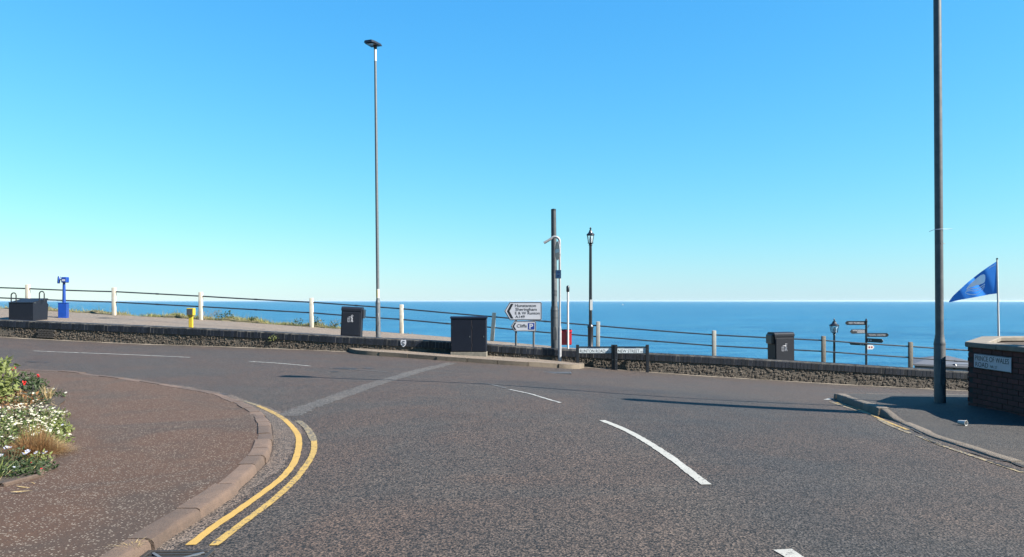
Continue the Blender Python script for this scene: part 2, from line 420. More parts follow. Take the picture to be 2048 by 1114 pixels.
def sheet(name, poly, zfun, m, parent=None, cell=1.0, kind='structure'):
    bm = bmesh.new(); vs = [bm.verts.new((p[0], p[1], 0)) for p in poly]; bm.faces.new(vs)
    bmesh.ops.triangulate(bm, faces=list(bm.faces))
    xs = [p[0] for p in poly]; ys = [p[1] for p in poly]
    def cuts(lo, hi, focus):
        c = []; v = lo
        while v < hi:
            v += cell if abs(v-focus) < 16 else cell*3; c.append(v)
        return c
    for x in cuts(min(xs), max(xs), 0): bmesh.ops.bisect_plane(bm, geom=list(bm.verts)+list(bm.edges)+list(bm.faces), plane_co=(x, 0, 0), plane_no=(1, 0, 0))
    for y in cuts(min(ys), max(ys), 10): bmesh.ops.bisect_plane(bm, geom=list(bm.verts)+list(bm.edges)+list(bm.faces), plane_co=(0, y, 0), plane_no=(0, 1, 0))
    bmesh.ops.recalc_face_normals(bm, faces=bm.faces)
    for v in bm.verts: v.co.z = zfun(v.co.x, v.co.y)
    bm.normal_update()
    if sum(f.normal.z for f in bm.faces) < 0: bmesh.ops.reverse_faces(bm, faces=bm.faces)
    me = bpy.data.meshes.new(name); bm.to_mesh(me); bm.free()
    return link(name, me, m, parent, 60, kind)

# ================================================================== SETTING
# ---- sea
me = bpy.data.meshes.new('sea'); S = 95000
me.from_pydata([(-S, 20, -19), (S, 20, -19), (S, S, -19), (-S, S, -19)], [], [(0, 1, 2, 3)])
link('sea', me, M_SEA, kind='structure')

# ---- road sheet
xs = np.concatenate([np.linspace(-52, -20, 24, endpoint=False), np.linspace(-20, 20, 130), np.linspace(20, 52, 25)[1:]])
ny = 130; vs = []; fs = []
for x in xs:
    y1 = Yw(x)+.12
    for t in np.linspace(0, 1, ny): vs.append((x, -16+(y1+16)*t, 0))
V = np.array(vs); V[:, 2] = G(V[:, 0], V[:, 1])
for i in range(len(xs)-1):
    for j in range(ny-1): fs.append((i*ny+j, (i+1)*ny+j, (i+1)*ny+j+1, i*ny+j+1))
me = bpy.data.meshes.new('road'); me.from_pydata(V.tolist(), [], fs); me.update()
road = link('road', me, M_ASPH, smooth=60, kind='structure')
zr = lambda o: (lambda x, y: g(x, y, o))

# ---- curves of the kerbs (feet of the kerb faces on the road)
lk_px = [(315, 1095), (410, 1033), (470, 990), (515, 947), (535, 925), (544, 906), (547, 884), (546, 866), (544, 853), (536, 839), (526, 827), (508, 816), (486, 805), (463, 797), (436, 788), (400, 781), (300, 765), (200, 752), (68, 741)]
lk = [on(*p) for p in lk_px]
d0 = Vector(lk[0])
lk = [(lk[0][0]+.25, -16), (lk[0][0]+.10, -4), (lk[0][0]+.02, 2.2)]+lk
e = Vector(lk[-1]); lk += [(e.x-7, e.y+.45), (e.x-20, e.y+1.2), (-52, e.y+2.4)]
LK = Curve(catmull(lk, 14))
def lh(x, y): return .078-.05*float(sm(8.6, 10.0, y))
rk_px = [(2048, 935), (1979, 914), (1919, 894), (1859, 875), (1827, 860), (1779, 840), (1720, 818), (1690, 807), (1672, 799)]
rk = [on(*p) for p in rk_px]
rk = [(4.75, -16), (4.75, -4), (4.72, 3)]+rk
nose = Vector(rk[-1])
rk += [(nose.x+.04, nose.y+.22), (nose.x+.30, nose.y+.36), (nose.x+1.2, nose.y+.55), (nose.x+2.6, nose.y+1.1), (nose.x+6, nose.y+2.2), (20, nose.y+3.5), (52, nose.y+6)]
RK = Curve(catmull(rk, 14))
def rh(x, y): return .11-.09*(1-float(sm(9.7, 10.7, y)))
ik_px = [(706, 703.5), (716, 707), (735, 709.5), (800, 714), (860, 718.5), (960, 725.5), (1041, 731), (1110, 735), (1142, 737), (1156, 735.5)]
ik = [on(*p) for p in ik_px]
a, b = ik[0], ik[-1]
ik = [(a[0]-.15, Yw(a[0])+.05)]+ik+[(b[0]+.08, Yw(b[0])-.45), (b[0]+.02, Yw(b[0])+.05)]
IK = Curve(catmull(ik, 14))
def ih(x, y): return .13

pavement_l = None
def kerb(curve, hfun, w, m, parent, lens, lo, hi, inward=1, gap=.018):
    d = lo; k = 0
    while d < hi:
        L = lens(curve.at(d)); e = min(d+L, hi)
        n = max(2, int((e-d-gap)/.15)); jz = random.uniform(-.004, .004); jo = random.uniform(-.012, .012); jw = random.uniform(-.02, .02)
        vs = []; fs = []; np_ = 7
        for i in range(n+1):
            t = d+gap/2+(e-d-gap)*i/n; p = curve.at(t); q = curve.nrm(t)*inward
            h = hfun(p.x, p.y)+jz; z0 = g(p.x, p.y)
            c = random.uniform(-.007, .007)
            for o, z in ((jo+.02, -.12), (jo+c, -.03), (jo+.012+c, h-.03), (jo+.022, h-.009), (jo+.045, h), (w+jw, h-.001), (w+jw, -.12)):
                r = p+q*o; vs.append((r.x, r.y, z0+z))
        for i in range(n):
            for j in range(np_):
                j2 = (j+1) % np_; fs.append((i*np_+j, (i+1)*np_+j, (i+1)*np_+j2, i*np_+j2))
        fs.append(tuple(range(np_))); fs.append(tuple(n*np_+j for j in reversed(range(np_))))
        build('kerb_stone', MB().add(vs, fs), m, parent, 40)
        d = e; k += 1

KW = .165
poly = LK.off(KW-.05, .25)+[Vector((-52, -16))]
pavement_l = sheet('pavement', poly, lambda x, y: g(x, y, lh(x, y)-.006), M_CHIP, cell=.8)
kerb(LK, lh, KW, M_KERB, pavement_l, lambda p: random.uniform(.36, .50) if 6.6 < p.y < 11.2 and p.x > -5.5 else random.uniform(.66, .82), 10.0, LK.L-20, 1)
poly = RK.off(-.12, .25)+[Vector((52, -16))]
pavement_r = sheet('pavement', poly, lambda x, y: g(x, y, rh(x, y)-.004), M_TARM, cell=.8)
kerb(RK, rh, .14, M_KERBG, pavement_r, lambda p: random.uniform(.85, .95), 12, RK.L-22, -1)
dI = IK.off(-.10, .2); dI = [p for p in dI]
pavement_i = sheet('pavement', dI, lambda x, y: g(x, y, .126), M_PROM, cell=.6)
kerb(IK, ih, .15, M_KERBG, pavement_i, lambda p: random.uniform(.88, .95), 0, IK.L, -1)

# ---- painted lines and patches on the road
def line_part(name, px, w, m, o=.005, off=0, d0=0, d1=None, step=.1):
    c = Curve(catmull([on(*p) for p in px], 10) if len(px) > 2 else [on(*p) for p in px])
    return build(name, ribbon(MB(), c, d0, c.L if d1 is None else d1, lambda d: w*random.uniform(.88, 1.08), zr(o), -.5, .05), m, road, 0)
yi = [(488, 802), (503, 807), (517, 812), (547, 826), (569, 839), (585, 855), (596, 871), (598, 886), (596, 902), (590, 922), (580, 938), (556, 963), (481, 1018), (427, 1055), (381, 1091)]
yo = [(596, 842), (607, 850), (619, 864), (628, 882), (628, 900), (621, 918), (606, 940), (590, 960), (546, 1001), (481, 1050), (427, 1092)]
line_part('yellow_line', yi[4:], .066, M_YEL)
line_part('yellow_line', yi[2:5], .07, M_YELW)
line_part('yellow_line', yi[:3], .06, M_YELX)
line_part('yellow_line', yo[3:], .062, M_YELM)
line_part('yellow_line', yo[:4], .08, M_YELX)
line_part('yellow_line', [(1661, 804), (1700, 817), (1742, 830)], .06, M_YELX)
line_part('yellow_line', [(1652, 800), (1662, 797)], .09, M_WHTW)
line_part('yellow_line', [(1755, 838), (1783, 852), (1822, 868)], .06, M_YELX)
line_part('yellow_line', [(1835, 872), (1880, 890), (1950, 914), (2046, 946)], .055, M_YELX)
line_part('yellow_line', [(1672, 805), (1712, 817), (1770, 842), (1815, 860)], .05, M_YELW)
line_part('lane_line', [(1204, 841), (1252, 861), (1300, 888), (1345, 918), (1384, 948), (1413, 970)], .085, M_WHT)
line_part('lane_line', [(1565, 1100), (1600, 1124), (1660, 1180)], .11, M_WHT)
line_part('lane_line', [(1018, 779), (1060, 788), (1090, 797), (1121, 806)], .06, M_WHTW)
line_part('lane_line', [(962, 767), (985, 770), (1012, 777)], .08, M_WHTX)
line_part('lane_line', [(68, 702), (220, 708), (380, 715)], .09, M_WHTW)
line_part('lane_line', [(-120, 692), (-20, 697)], .11, M_WHTW)
line_part('lane_line', [(498, 723), (560, 727), (622, 732.5)], .085, M_WHTW)
line_part('lane_line', [(658, 736.5), (715, 740), (775, 744)], .11, M_WHTX)
# diagonal trench reinstatement
tr = [on(*p) for p in [(578, 832), (605, 818), (640, 806), (700, 785), (740, 771), (790, 756), (845, 740), (905, 725.5)]]
c = Curve(catmull(tr, 10))
build('trench_patch', ribbon(MB(), c, 0, c.L, lambda d: random.uniform(.26, .42), zr(.003), -.5, .09), M_TRENCH, road, 0)
# newer surface on the seaward half of the junction
nl = [on(*p) for p in [(960, 760), (1130, 790), (1215, 835), (1310, 886), (1420, 965), (1600, 1114)]]
new_poly = [Vector(p) for p in catmull(nl, 8)]+[Vector((1.9, -16)), Vector((4.2, -16)), Vector((4.35, 3))]+[Vector(on(*p)) for p in [(2000, 940), (1850, 890), (1740, 850), (1640, 812), (1500, 796), (1300, 778), (1100, 764)]]
def poly_sd(poly, X, Y_):
    P = np.array([(p[0], p[1]) for p in poly]); inside = np.zeros(X.shape, bool); d = np.full(X.shape, 1e9)
    for i in range(len(P)):
        a_, b_ = P[i-1], P[i]; e_ = b_-a_; L2 = max(1e-9, e_ @ e_)
        t_ = np.clip(((X-a_[0])*e_[0]+(Y_-a_[1])*e_[1])/L2, 0, 1)
        d = np.minimum(d, np.hypot(X-a_[0]-t_*e_[0], Y_-a_[1]-t_*e_[1]))
        c_ = (a_[1] > Y_) != (b_[1] > Y_)
        with np.errstate(divide='ignore', invalid='ignore'): xi = a_[0]+(Y_-a_[1])/(b_[1]-a_[1])*e_[0]
        inside ^= c_ & (X < xi)
    return np.where(inside, -d, d)
seal_v = 1-sm(-.35, .35, poly_sd(new_poly, V[:, 0], V[:, 1]))
at_ = road.data.attributes.new('seal', 'FLOAT', 'POINT'); at_.data.foreach_set('value', seal_v.astype(np.float32))
# gritty gutter between the left kerb and the yellow lines
dl0 = 14.0
def gw(d):
    p = LK.at(d); return -(.11+.20*math.exp(-((p.y-8.9)/1.6)**2)+.03*math.sin(d*3.1)+random.uniform(-.03, .03))
mb = MB(); ribbon(mb, LK, 15.5, 34, gw, zr(.0025), 0, .12)
build('gutter_grit', mb, M_GUT, road, 0)
# pale dust strip along the wall foot
fc = Curve([(x, Yw(x)-.02) for x in np.linspace(-50, 50, 200)])
mb = MB(); ribbon(mb, fc, 2, fc.L-2, lambda d: .17+.05*math.sin(d*1.7)+.04*math.sin(d*4.3), zr(.004), -1, .25)
build('gutter_dust', mb, mat('wall_foot_dust', (.46, .38, .29), (.20, .165, .13), 3, .95, bump=.4), road, 0)
# dark patches and cracks in the road
def blot(px, m=M_CRACK, o=.006):
    P = [on(*p) for p in px]; n = len(P)
    build('tar_patch', MB().add([(p[0], p[1], g(p[0], p[1], o)) for p in P], [tuple(range(n))]), m, road, 0)
blot([(660, 737.2), (690, 735.6), (716, 736.6), (712, 739), (686, 738.6)])
blot([(722, 736), (740, 735.6), (752, 738), (735, 738)], M_ASPH2)
blot([(661, 743.5), (676, 742), (677, 744), (664, 745)])
blot([(50, 723), (66, 723.4), (80, 724), (66, 725.2)])
blot([(88, 723.6), (104, 724.4), (90, 725.4)], M_ASPH2)
blot([(400, 789), (440, 787), (462, 789), (440, 791)], M_ASPH2)
def crack(px, w=.025):
    c = Curve(catmull([on(*p) for p in px], 6))
    mb = MB(); ribbon(mb, c, 0, c.L, lambda d: w*(.5+.5*abs(math.sin(d*5.3)))*random.uniform(.5, 1.4), lambda x, y: g(x, y, max(.008, rh(x, y)*0+.009)), -.5, .07); build('crack', mb, M_CRACK, road, 0)
crack([(1822, 857), (1838, 866), (1856, 872), (1893, 878), (1904, 885), (1938, 887)])
crack([(1850, 878), (1880, 890), (1912, 895)])
crack([(1930, 902), (1962, 912), (1990, 920), (2020, 925), (2048, 936)], .035)
crack([(1975, 922), (2000, 930), (2046, 944)])

# ---- drain grate and cover in the carriageway
def grate(name, label, cat, c, w, d, rz, nb, m):
    t = thing(name, label, cat, (c[0], c[1], g(*c)-.02), rz)
    fr = MB()
    for s in (-1, 1):
        fr.box((s*(w/2-.015), 0, .02), (.03, d, .03), bev=.004); fr.box((0, s*(d/2-.015), .0205), (w-.061, .03, .028), bev=.004)
    build('frame', fr, m, t)
    build('well', MB().box((0, 0, .0085), (w-.07, d-.07, .034)), M_CRACK, t)
    for i in range(nb):
        y = -d/2+.03+(d-.06)*(i+.5)/nb
        build('bar', MB().box((0, y, .021), (w-.062, (d-.06)/nb*.42, .022), bev=.002), m, t)
    for s in (-1, 1):
        L = math.hypot(w-.1, d-.1); build('brace', MB().box((0, 0, .0315), (L, .018, .008), rz=s*math.atan2(d-.1, w-.1)), M_GALV, t)
    return t
M_IRON = mat('cast_iron', (.10, .085, .07), (.05, .045, .042), 20, .6, .5, bump=.4)
c = on(352, 1112)
grate('drain_grate', 'rectangular iron road gully grate beside the pink kerb at the yellow lines end', 'drain', (c[0]+.01, c[1]-.14), .40, .42, .03, 6, M_IRON)
c = on(1112, 746)
grate('inspection_cover', 'worn dark iron cover set in the road near the sawn-off column', 'manhole cover', c, .82, .42, -.05, 5, M_GALVD)

# ---- promenade, bank, cliff
def strip(name, xs, rows, m, parent=None, smooth=60, kind='structure'):
    vs = []; fs = []; n = len(rows)
    for x in xs:
        for (yf, zfn) in rows:
            y = yf(x); vs.append((x, y, zfn(x, y)))
    for i in range(len(xs)-1):
        for j in range(n-1): fs.append((i*n+j, (i+1)*n+j, (i+1)*n+j+1, i*n+j+1))
    me = bpy.data.meshes.new(name); me.from_pydata(vs, [], fs); me.update(); return link(name, me, m, parent, smooth, kind)
px_ = np.linspace(-60, 50, 240)
strip('promenade', px_, [((lambda x, k=k: Yw(x)+.25+(Yf(x)+.14-Yw(x)-.25)*k), (lambda x, y: pz(x, y))) for k in np.linspace(0, 1, 9)]+[(lambda x: Yf(x)+.145, lambda x, y: pz(x, Yf(x))-.5)], M_PROM)
def bank_z(x, d):
    grass = float(sm(-3.5, -7.0, x)) if x > -7.5 else 1.0
    grass = 1-float(sm(-7.5, -4.5, x))
    n = .05*math.sin(x*2.1)+.04*math.sin(x*5.3+1)+.03*math.sin(x*0.9)
    if d < .2: return pz(x, Yf(x))-.05
    if d < 1.2: return pz(x, Yf(x))-.05+grass*(.10+n)-(1-grass)*.25
    return pz(x, Yf(x))-.1
def terr_d(x): return float(sm(5, 8, x))
rows = [(lambda x: Yf(x)+.13, lambda x, y: bank_z(x, 0)), (lambda x: Yf(x)+.5, lambda x, y: bank_z(x, .5)), (lambda x: Yf(x)+1.0, lambda x, y: bank_z(x, 1)),
        (lambda x: Yf(x)+1.5, lambda x, y: bank_z(x, 2)-.35-terr_d(x)*1.6), (lambda x: Yf(x)+2.1, lambda x, y: pz(x, Yf(x))-1.5-terr_d(x)*1.1+terr_d(x)*0)]
strip('cliff_top', px_, rows, M_BANK)
def low(x): return -3.1 if x > 8 else -3.1
rows = [(lambda x: Yf(x)+2.05, lambda x, y: pz(x, Yf(x))-1.5-terr_d(x)*1.1), (lambda x: Yf(x)+2.6, lambda x, y: -3.1-3*(1-terr_d(x))), (lambda x: Yf(x)+7, lambda x, y: -3.1-6*(1-terr_d(x))),
        (lambda x: Yf(x)+12, lambda x, y: -7.2-8*(1-terr_d(x))), (lambda x: Yf(x)+20, lambda x, y: -7.2-12.5*(1-terr_d(x))), (lambda x: Yf(x)+48, lambda x, y: -7.2-13*(1-terr_d(x))), (lambda x: Yf(x)+60, lambda x, y: -20.5)]
strip('cliff', px_, rows, M_CLIFF)

# ================================================================== RETAINING WALL
wx0, wx1 = -17.6, 15.0
wall = thing('retaining_wall', 'low flint rubble retaining wall with dark blue brick capping along the promenade', 'wall', (0, 24, 0))
def wl_(x, dy, z): return (x, Yw(x)-24+dy, z)
CAPH = .235
def wall_strip(xs, y0, y1, zb, zt):
    mb = MB(); vs = []; fs = []
    for x in xs: vs += [wl_(x, y0, zb(x)), wl_(x, y0, zt(x)), wl_(x, y1, zt(x)), wl_(x, y1, zb(x))]
    for i in range(len(xs)-1):
        for j in range(4):
            j2 = (j+1) % 4; fs.append((i*4+j, (i+1)*4+j, (i+1)*4+j2, i*4+j2))
    n = len(xs)-1; fs += [(0, 1, 2, 3), (n*4+3, n*4+2, n*4+1, n*4)]
    return mb.add(vs, fs)
gx = np.linspace(-50, 48, 200)
build('mortar_core', wall_strip(gx, .03, .30, lambda x: float(zw(x))-.3, lambda x: float(ztop(x))-CAPH+.004), M_MORT, wall, 0)
build('capping_mortar', wall_strip(gx, .004, .32, lambda x: float(ztop(x))-CAPH+.005, lambda x: float(ztop(x))-.006), M_PMORT, wall, 0)
# flint rubble: one mesh of small stones
bmi = bmesh.new(); bmesh.ops.create_icosphere(bmi, subdivisions=1, radius=1); bmi.verts.index_update()
IV = np.array([v.co[:] for v in bmi.verts]); IF = [[v.index for v in f.verts] for f in bmi.faces]; bmi.free()
mb = MB(); x = -30.0
allV = []; allF = []; o = 0
dense = [(-18.2, 15.5, .050, .042), (-30, -18.2, .11, .09), (15.5, 30, .11, .09)]
for xa, xb, sx, sz in dense:
    for x in np.arange(xa, xb, sx):
        zb = float(zw(x))-.06; zt = float(ztop(x))-CAPH
        for z in np.arange(zb, zt, sz):
            bare = math.sin(x*.9+1)*math.sin(x*2.3)+.6*math.sin(z*17+x*3)
            if bare > .75 and rng.random() < .7: continue
            r = rng.uniform(.45, 1.25, 3)*np.array([sx*.74, .030, sz*.74])
            if rng.random() < .12: r[0] *= 1.7
            if x > 3.2: r *= np.array([1.7, .62, 1.4])
            q = rng.uniform(0, math.pi); ca, sa = math.cos(q*.3), math.sin(q*.3)
            v = IV*r*rng.uniform(.8, 1.2, (len(IV), 1))
            v = np.stack([v[:, 0]*ca-v[:, 2]*sa, v[:, 1], v[:, 0]*sa+v[:, 2]*ca], 1)
            cx = x+rng.uniform(-.4, .4)*sx; cz = min(max(z+rng.uniform(-.4, .4)*sz, zb), zt-.02)
            v += np.array([cx, Yw(cx)-24+.035+rng.uniform(-.012, .018), cz])
            v[:, 2] = np.minimum(v[:, 2], zt-.001)
            allV.append(v); allF += [[i+o for i in f] for f in IF]; o += len(IV)
me = bpy.data.meshes.new('flint_rubble'); me.from_pydata(np.concatenate(allV).tolist(), [], allF); me.update()
link('flint_rubble', me, M_FLINT, wall, 0, 'stuff')
# capping bricks, bull-nosed, on end
prof = [(-.002, 0), (-.002, CAPH-.055), (.006, CAPH-.028), (.024, CAPH-.008), (.055, CAPH), (.335, CAPH), (.335, 0)]
bw = .0985
cap_me = MB().side(prof, -bw/2, bw/2).mesh('capping_brick')
bm = bmesh.new(); bm.from_mesh(cap_me); bmesh.ops.recalc_face_normals(bm, faces=bm.faces); bm.to_mesh(cap_me); bm.free()
cap_me.materials.append(M_CAP)
pitch = .1125; slope = math.atan(.06)
xsb = np.arange(wx0, wx1, pitch)
def cap_m(x):
    z = float(ztop(x))-CAPH; sl = math.atan(float(ztop(x+.3)-ztop(x-.3))/.6)
    return Matrix.Translation(wl_(x, random.uniform(-.005, .005), z+random.uniform(-.003, .003))) @ Matrix.Rotation(-slope, 4, 'Z') @ Matrix.Rotation(-sl+random.uniform(-.012, .012), 4, 'Y')
for x in xsb:
    o = link('capping_brick', cap_me, None, wall); o.matrix_local = cap_m(x)
mb = MB()
pv = [v.co.copy() for v in cap_me.vertices]; pf = [list(p.vertices) for p in cap_me.polygons]
for x in list(np.arange(-46, wx0-.02, pitch))+list(np.arange(xsb[-1]+pitch, 44, pitch)):
    M_ = cap_m(x); mb.add([M_ @ v for v in pv], pf)
build('capping_bricks_beyond', mb, M_CAP, wall, 0, 'stuff')
# darker brick patch in the wall face and shield plaque
p = at(92, 666, Yw(-15.4)-0.02)
for i in range(4):
    for j in range(5):
        x = p.x-.26+j*.115+.05*(i % 2); z = float(zw(x))+.05+i*.07
        build('patch_brick', MB().box(wl_(x, .0, z+.03), (.105, .09, .06), bev=.004), M_DMORT, wall, 0)
p = at(807, 686.5, Yw(-3.5))
sh = [(-.085, .10), (-.05, .115), (0, .105), (.05, .115), (.085, .10), (.09, .03), (.08, -.04), (.05, -.085), (0, -.12), (-.05, -.085), (-.08, -.04), (-.09, .03)]
pl = build('plaque', MB().plate([(p.x+u, p.z+v) for u, v in sh], Yw(p.x)-24-.018, Yw(p.x)-24-.004), M_SIGNW, wall, 0)
e = build('plaque_mark', MB().tube([(p.x+.045, Yw(p.x)-24-.019, p.z+.055), (p.x-.02, Yw(p.x)-24-.019, p.z+.065), (p.x-.05, Yw(p.x)-24-.019, p.z+.03), (p.x, Yw(p.x)-24-.019, p.z-.005), (p.x+.045, Yw(p.x)-24-.019, p.z-.03), (p.x+.02, Yw(p.x)-24-.019, p.z-.06), (p.x-.045, Yw(p.x)-24-.019, p.z-.05)], .012, 6), M_SIGNB, pl)

# ================================================================== RAILING
fence = thing('railing', 'white concrete post railing with two pipe rails along the cliff edge', 'railing', (0, 30, 0))
posts = [(-620, 533, 0, 1), (-440, 545, 0, 1), (-270, 555, 0, 1), (-112, 562, 0, 1), (55.5, 569, 0, 1), (228, 575, 0, 1), (401.5, 584, 0, 1), (623, 596, 0, 1), (803, 609, 0, 1), (986, 625, .08, 1), (1196, 643, .01, 2), (1428, 661, 0, 2), (1647, 672, 0, 0), (1821, 684, 0, 0), (2002, 696, 0, 0), (2180, 707, 0, 0), (2360, 718, 0, 0)]
M_POST2 = mat('thin_white_paint', (.55, .53, .47), (.40, .39, .35), 12, .7, bump=.3)
ptops = []
for i, (px, py, lean, kind) in enumerate(posts):
    a = (px-1024)/F; Y = 30/(1+.06*a); p = at(px, py, Y); zb = pz(p.x, Y)
    h = p.z-zb; w = .15
    mb = MB().box((0, 0, h/2-.1), (w, .13, h+.2), bev=.018, seg=2)
    o = build('post', mb, (M_WPAINT, M_POST2)[kind-1] if kind else M_CONC, fence, 40)
    o.location = (p.x-lean/2, Y-30, zb); o.rotation_euler = (0, lean, -.06)
    ptops.append((p.x+.0*lean, Y-30-.0, p.z))
for (x0, y0, z0), (x1, y1, z1) in zip(ptops, ptops[1:]):
    for dz in (.17, .60):
        n = 6; sag = random.uniform(0, .015)
        pts = [(x0+(x1-x0)*k/n, y0+(y1-y0)*k/n, z0+(z1-z0)*k/n-dz-sag*math.sin(math.pi*k/n)) for k in range(n+1)]
        build('rail', MB().tube(pts, .028, 10), M_RAIL, fence, 60)
        mid = Vector(pts[3]); dr = (Vector(pts[4])-Vector(pts[2])).normalized()
        if random.random() < .7: build('rail_sleeve', MB().tube([mid-dr*.06, mid+dr*.06], .035, 10), M_RAIL, fence, 60)

# ================================================================== LAMP COLUMNS
def street_column(name, label, x, y, z, h, hb, rb, ru, rt, lean, head_rot, m, stickers=(), head=True):
    t = thing(name, label, 'street lamp' if head else 'post', (x, y, z))
    t.rotation_euler = (0, lean, 0)
    build('base_section', MB().lathe([(rb, -.05), (rb, hb), (rb*.98, hb+.01)], 20), m, t, 40)
    build('shoulder', MB().lathe([(rb*1.0, hb+.004), (rb*1.03, hb+.02), (rb*.95, hb+.06), (ru*1.12, hb+.13), (ru*1.1, hb+.16)], 20), m, t, 40)
    build('shaft', MB().lathe([(ru, hb+.1), (ru*.98, h*.4), (rt, h)], 18), m, t, 40)
    dr = build('access_door', MB().box((0, -rb+.004, hb*.55), (rb*.9, .02, .42), bev=.006), m, t, 40)
    build('lock', MB().lathe([(.012, 0), (.012, .006)], 8, (0, -rb-.006, hb*.55+.15)), M_SILVER, dr)
    if head:
        build('sleeve', MB().lathe([(rt*1.08, h-.42), (rt*1.08, h-.02)], 16), M_WHITE if ru < .06 else m, t, 40)
        hd = bpy.data.objects.new('lantern_head', None)
        L, W = .62, .40
        pts = [(-W/2, 0), (W/2, 0), (W*.47, -L*.7), (W*.36, -L), (-W*.36, -L), (-W*.47, -L*.7)]
        vs = [(px, py+.12, .03-py*.05) for px, py in pts]+[(px*.86, py*.93+.10, .105-py*.045) for px, py in pts]
        n = 6
        fs = [tuple(reversed(range(n))), tuple(range(n, 2*n))]+[(i, (i+1) % n, (i+1) % n+n, i+n) for i in range(n)]
        mh = MB().add(vs, fs); mh.lathe([(rt*1.05, -.10), (.075, .05), (.07, .08)], 14)
        o = build('lantern_head', mh, M_BLACK, t, 30); o.location = (0, 0, h+.05); o.rotation_euler = (R(6), 0, head_rot)
        ln = build('lens', MB().box((0, -.27, .035), (.26, .26, .012), bev=.004), M_LENS, o); 
    for (zs, hs_, mm, az) in stickers:
        vs = []; fs = []
        for k in range(7):
            q = R(-90)+R(az)+R(-55+110*k/6)
            for zz in (zs, zs+hs_): vs.append((math.cos(q)*(ru+.003), math.sin(q)*(ru+.003), zz))
        for k in range(6): fs.append((2*k, 2*k+2, 2*k+3, 2*k+1))
        build('sticker', MB().add(vs, fs), mm, t, 60)
    return t
# left column behind the wall
Y = 25.1; p = at(756.5, 677, Y); zb = pz(p.x, Y); top = at(749, 97, Y).z
street_column('street_lamp', 'tall slim grey street lamp behind the wall by the left litter bin', p.x, Y, zb, top-zb, 1.15, .080, .053, .041, math.atan((749-756.5)/(677-97))*.8, R(-18), M_GALV, [(1.36, .26, M_YELB, -30), (1.34, .30, M_WHITE, 40)])
# right column at the corner
cx, cy = on(1880, 803, .12); zb = g(cx, cy, rh(cx, cy)-.01)
lampR = street_column('street_lamp', 'thick grey street lamp column standing on the corner pavement by the brick planter', cx, cy, zb, 9.4, (803-688)/F*cy,   .083, .060, .052, math.atan(-6/803)*.9, R(75), M_GALVD)
zz = (803-457)/F*cy
build('cable_tie', MB().tube([(-.17, -.03, zz-.03), (-.10, -.05, zz), (0, -.062, zz+.005), (.07, -.05, zz+.005), (.18, -.05, zz+.008)], .004, 6), M_PALEBL, lampR)
build('cable_tie', MB().tube([(-.06, -.02, zz-.22), (0, -.062, zz-.22), (.06, -.03, zz-.22), (.085, -.02, zz-.22)], .004, 6), M_BLACK, lampR)
# sawn-off column in the middle
cx, cy = on(1110, 719, .13); k = cy/F; zb = g(cx, cy, .12)
stump = street_column('sawn_off_column', 'thick weathered grey column with no lamp on top, on the island pavement', cx, cy, zb, (719-418)*k, (719-622)*k, .128, .10, .082, math.atan(-3/300), 0, M_DCOL, (), False)
for zf_, c_ in ((1.9, M_GALV), (2.15, M_GALV), (1.35, M_BLACK)):
    build('band', MB().lathe([(.1015 if zf_ > 1.6 else .1295, zf_), (.1015 if zf_ > 1.6 else .1295, zf_+.02)], 18, cap=False), c_, stump)
for zs, hs_, az in ((1.72, .34, 35), (2.25, .55, 30)):
    vs = []; fs = []
    for q_ in range(7):
        q = R(-90)+R(az)+R(-38+76*q_/6)
        for zzz in (zs, zs+hs_): vs.append((math.cos(q)*.1015, math.sin(q)*.1015, zzz))
    for q_ in range(6): fs.append((2*q_, 2*q_+2, 2*q_+3, 2*q_+1))
    build('old_label', MB().add(vs, fs), M_GALV, stump, 60)
build('top_cap', MB().lathe([(.0835, (719-418)*k-.05), (.0835, (719-418)*k+.005), (.03, (719-418)*k+.02)], 16), M_BLACK, stump)

# white swan-neck sign post with no-entry disc
cx, cy = on(1119.5, 722, .13); k = cy/F; zb = g(cx, cy, .12)
t = thing('sign_post', 'white swan-neck pole carrying an edge-on red no-entry disc and small plate', 'road sign', (cx, cy, zb))
hz = (722-484)*k
build('base_section', MB().lathe([(.056, -.05), (.056, (722-660)*k), (.042, (722-652)*k)], 16), M_WGREY, t, 40)
path = [(0, 0, .9), (0, 0, hz-.05)]
for q in range(1, 9):
    a = R(180*q/10); path.append((-.155+.155*math.cos(a), 0, hz+.155*math.sin(a)+.02))
path += [(-.36, 0, hz+.06), (-.50, 0, hz-.02)]
build('pole', MB().tube(path, [.036]*2+[.040]*8+[.040, .042], 14), M_WGREY, t, 50)
zd = (722-501)*k
def disc(r, y0, y1, n=36): return MB().plate([(r*math.cos(2*math.pi*i/n), r*math.sin(2*math.pi*i/n)) for i in range(n)], y0, y1)
d = build('no_entry_disc', disc(.295, -.004, .004), M_NOENT, t, 40); d.location = (-.075, -.02, zd); d.rotation_euler = (0, 0, R(-79))
build('white_bar', MB().box((0, -.0065, 0), (.48, .004, .11)), M_SIGNW, d); build('rim', MB().tube([(.297*math.cos(q), 0, .297*math.sin(q)) for q in np.linspace(0, 2*math.pi, 33)], .006, 6, False), M_SIGNW, d, 60)
build('back_rail', MB().box((0, .012, .12), (.3, .016, .04)), M_GALV, d); build('back_rail', MB().box((0, .012, -.12), (.3, .016, .04)), M_GALV, d)
for s in (.12, -.12): build('clip', MB().box((-.03, -.01, zd+s), (.09, .07, .03)), M_GALV, t)
zp = (722-548)*k
d = build('plate', MB().box((0, 0, 0), (.20, .008, .27), bev=.003), M_PALEBL, t); d.location = (-.05, -.045, zp); d.rotation_euler = (0, 0, R(-28))
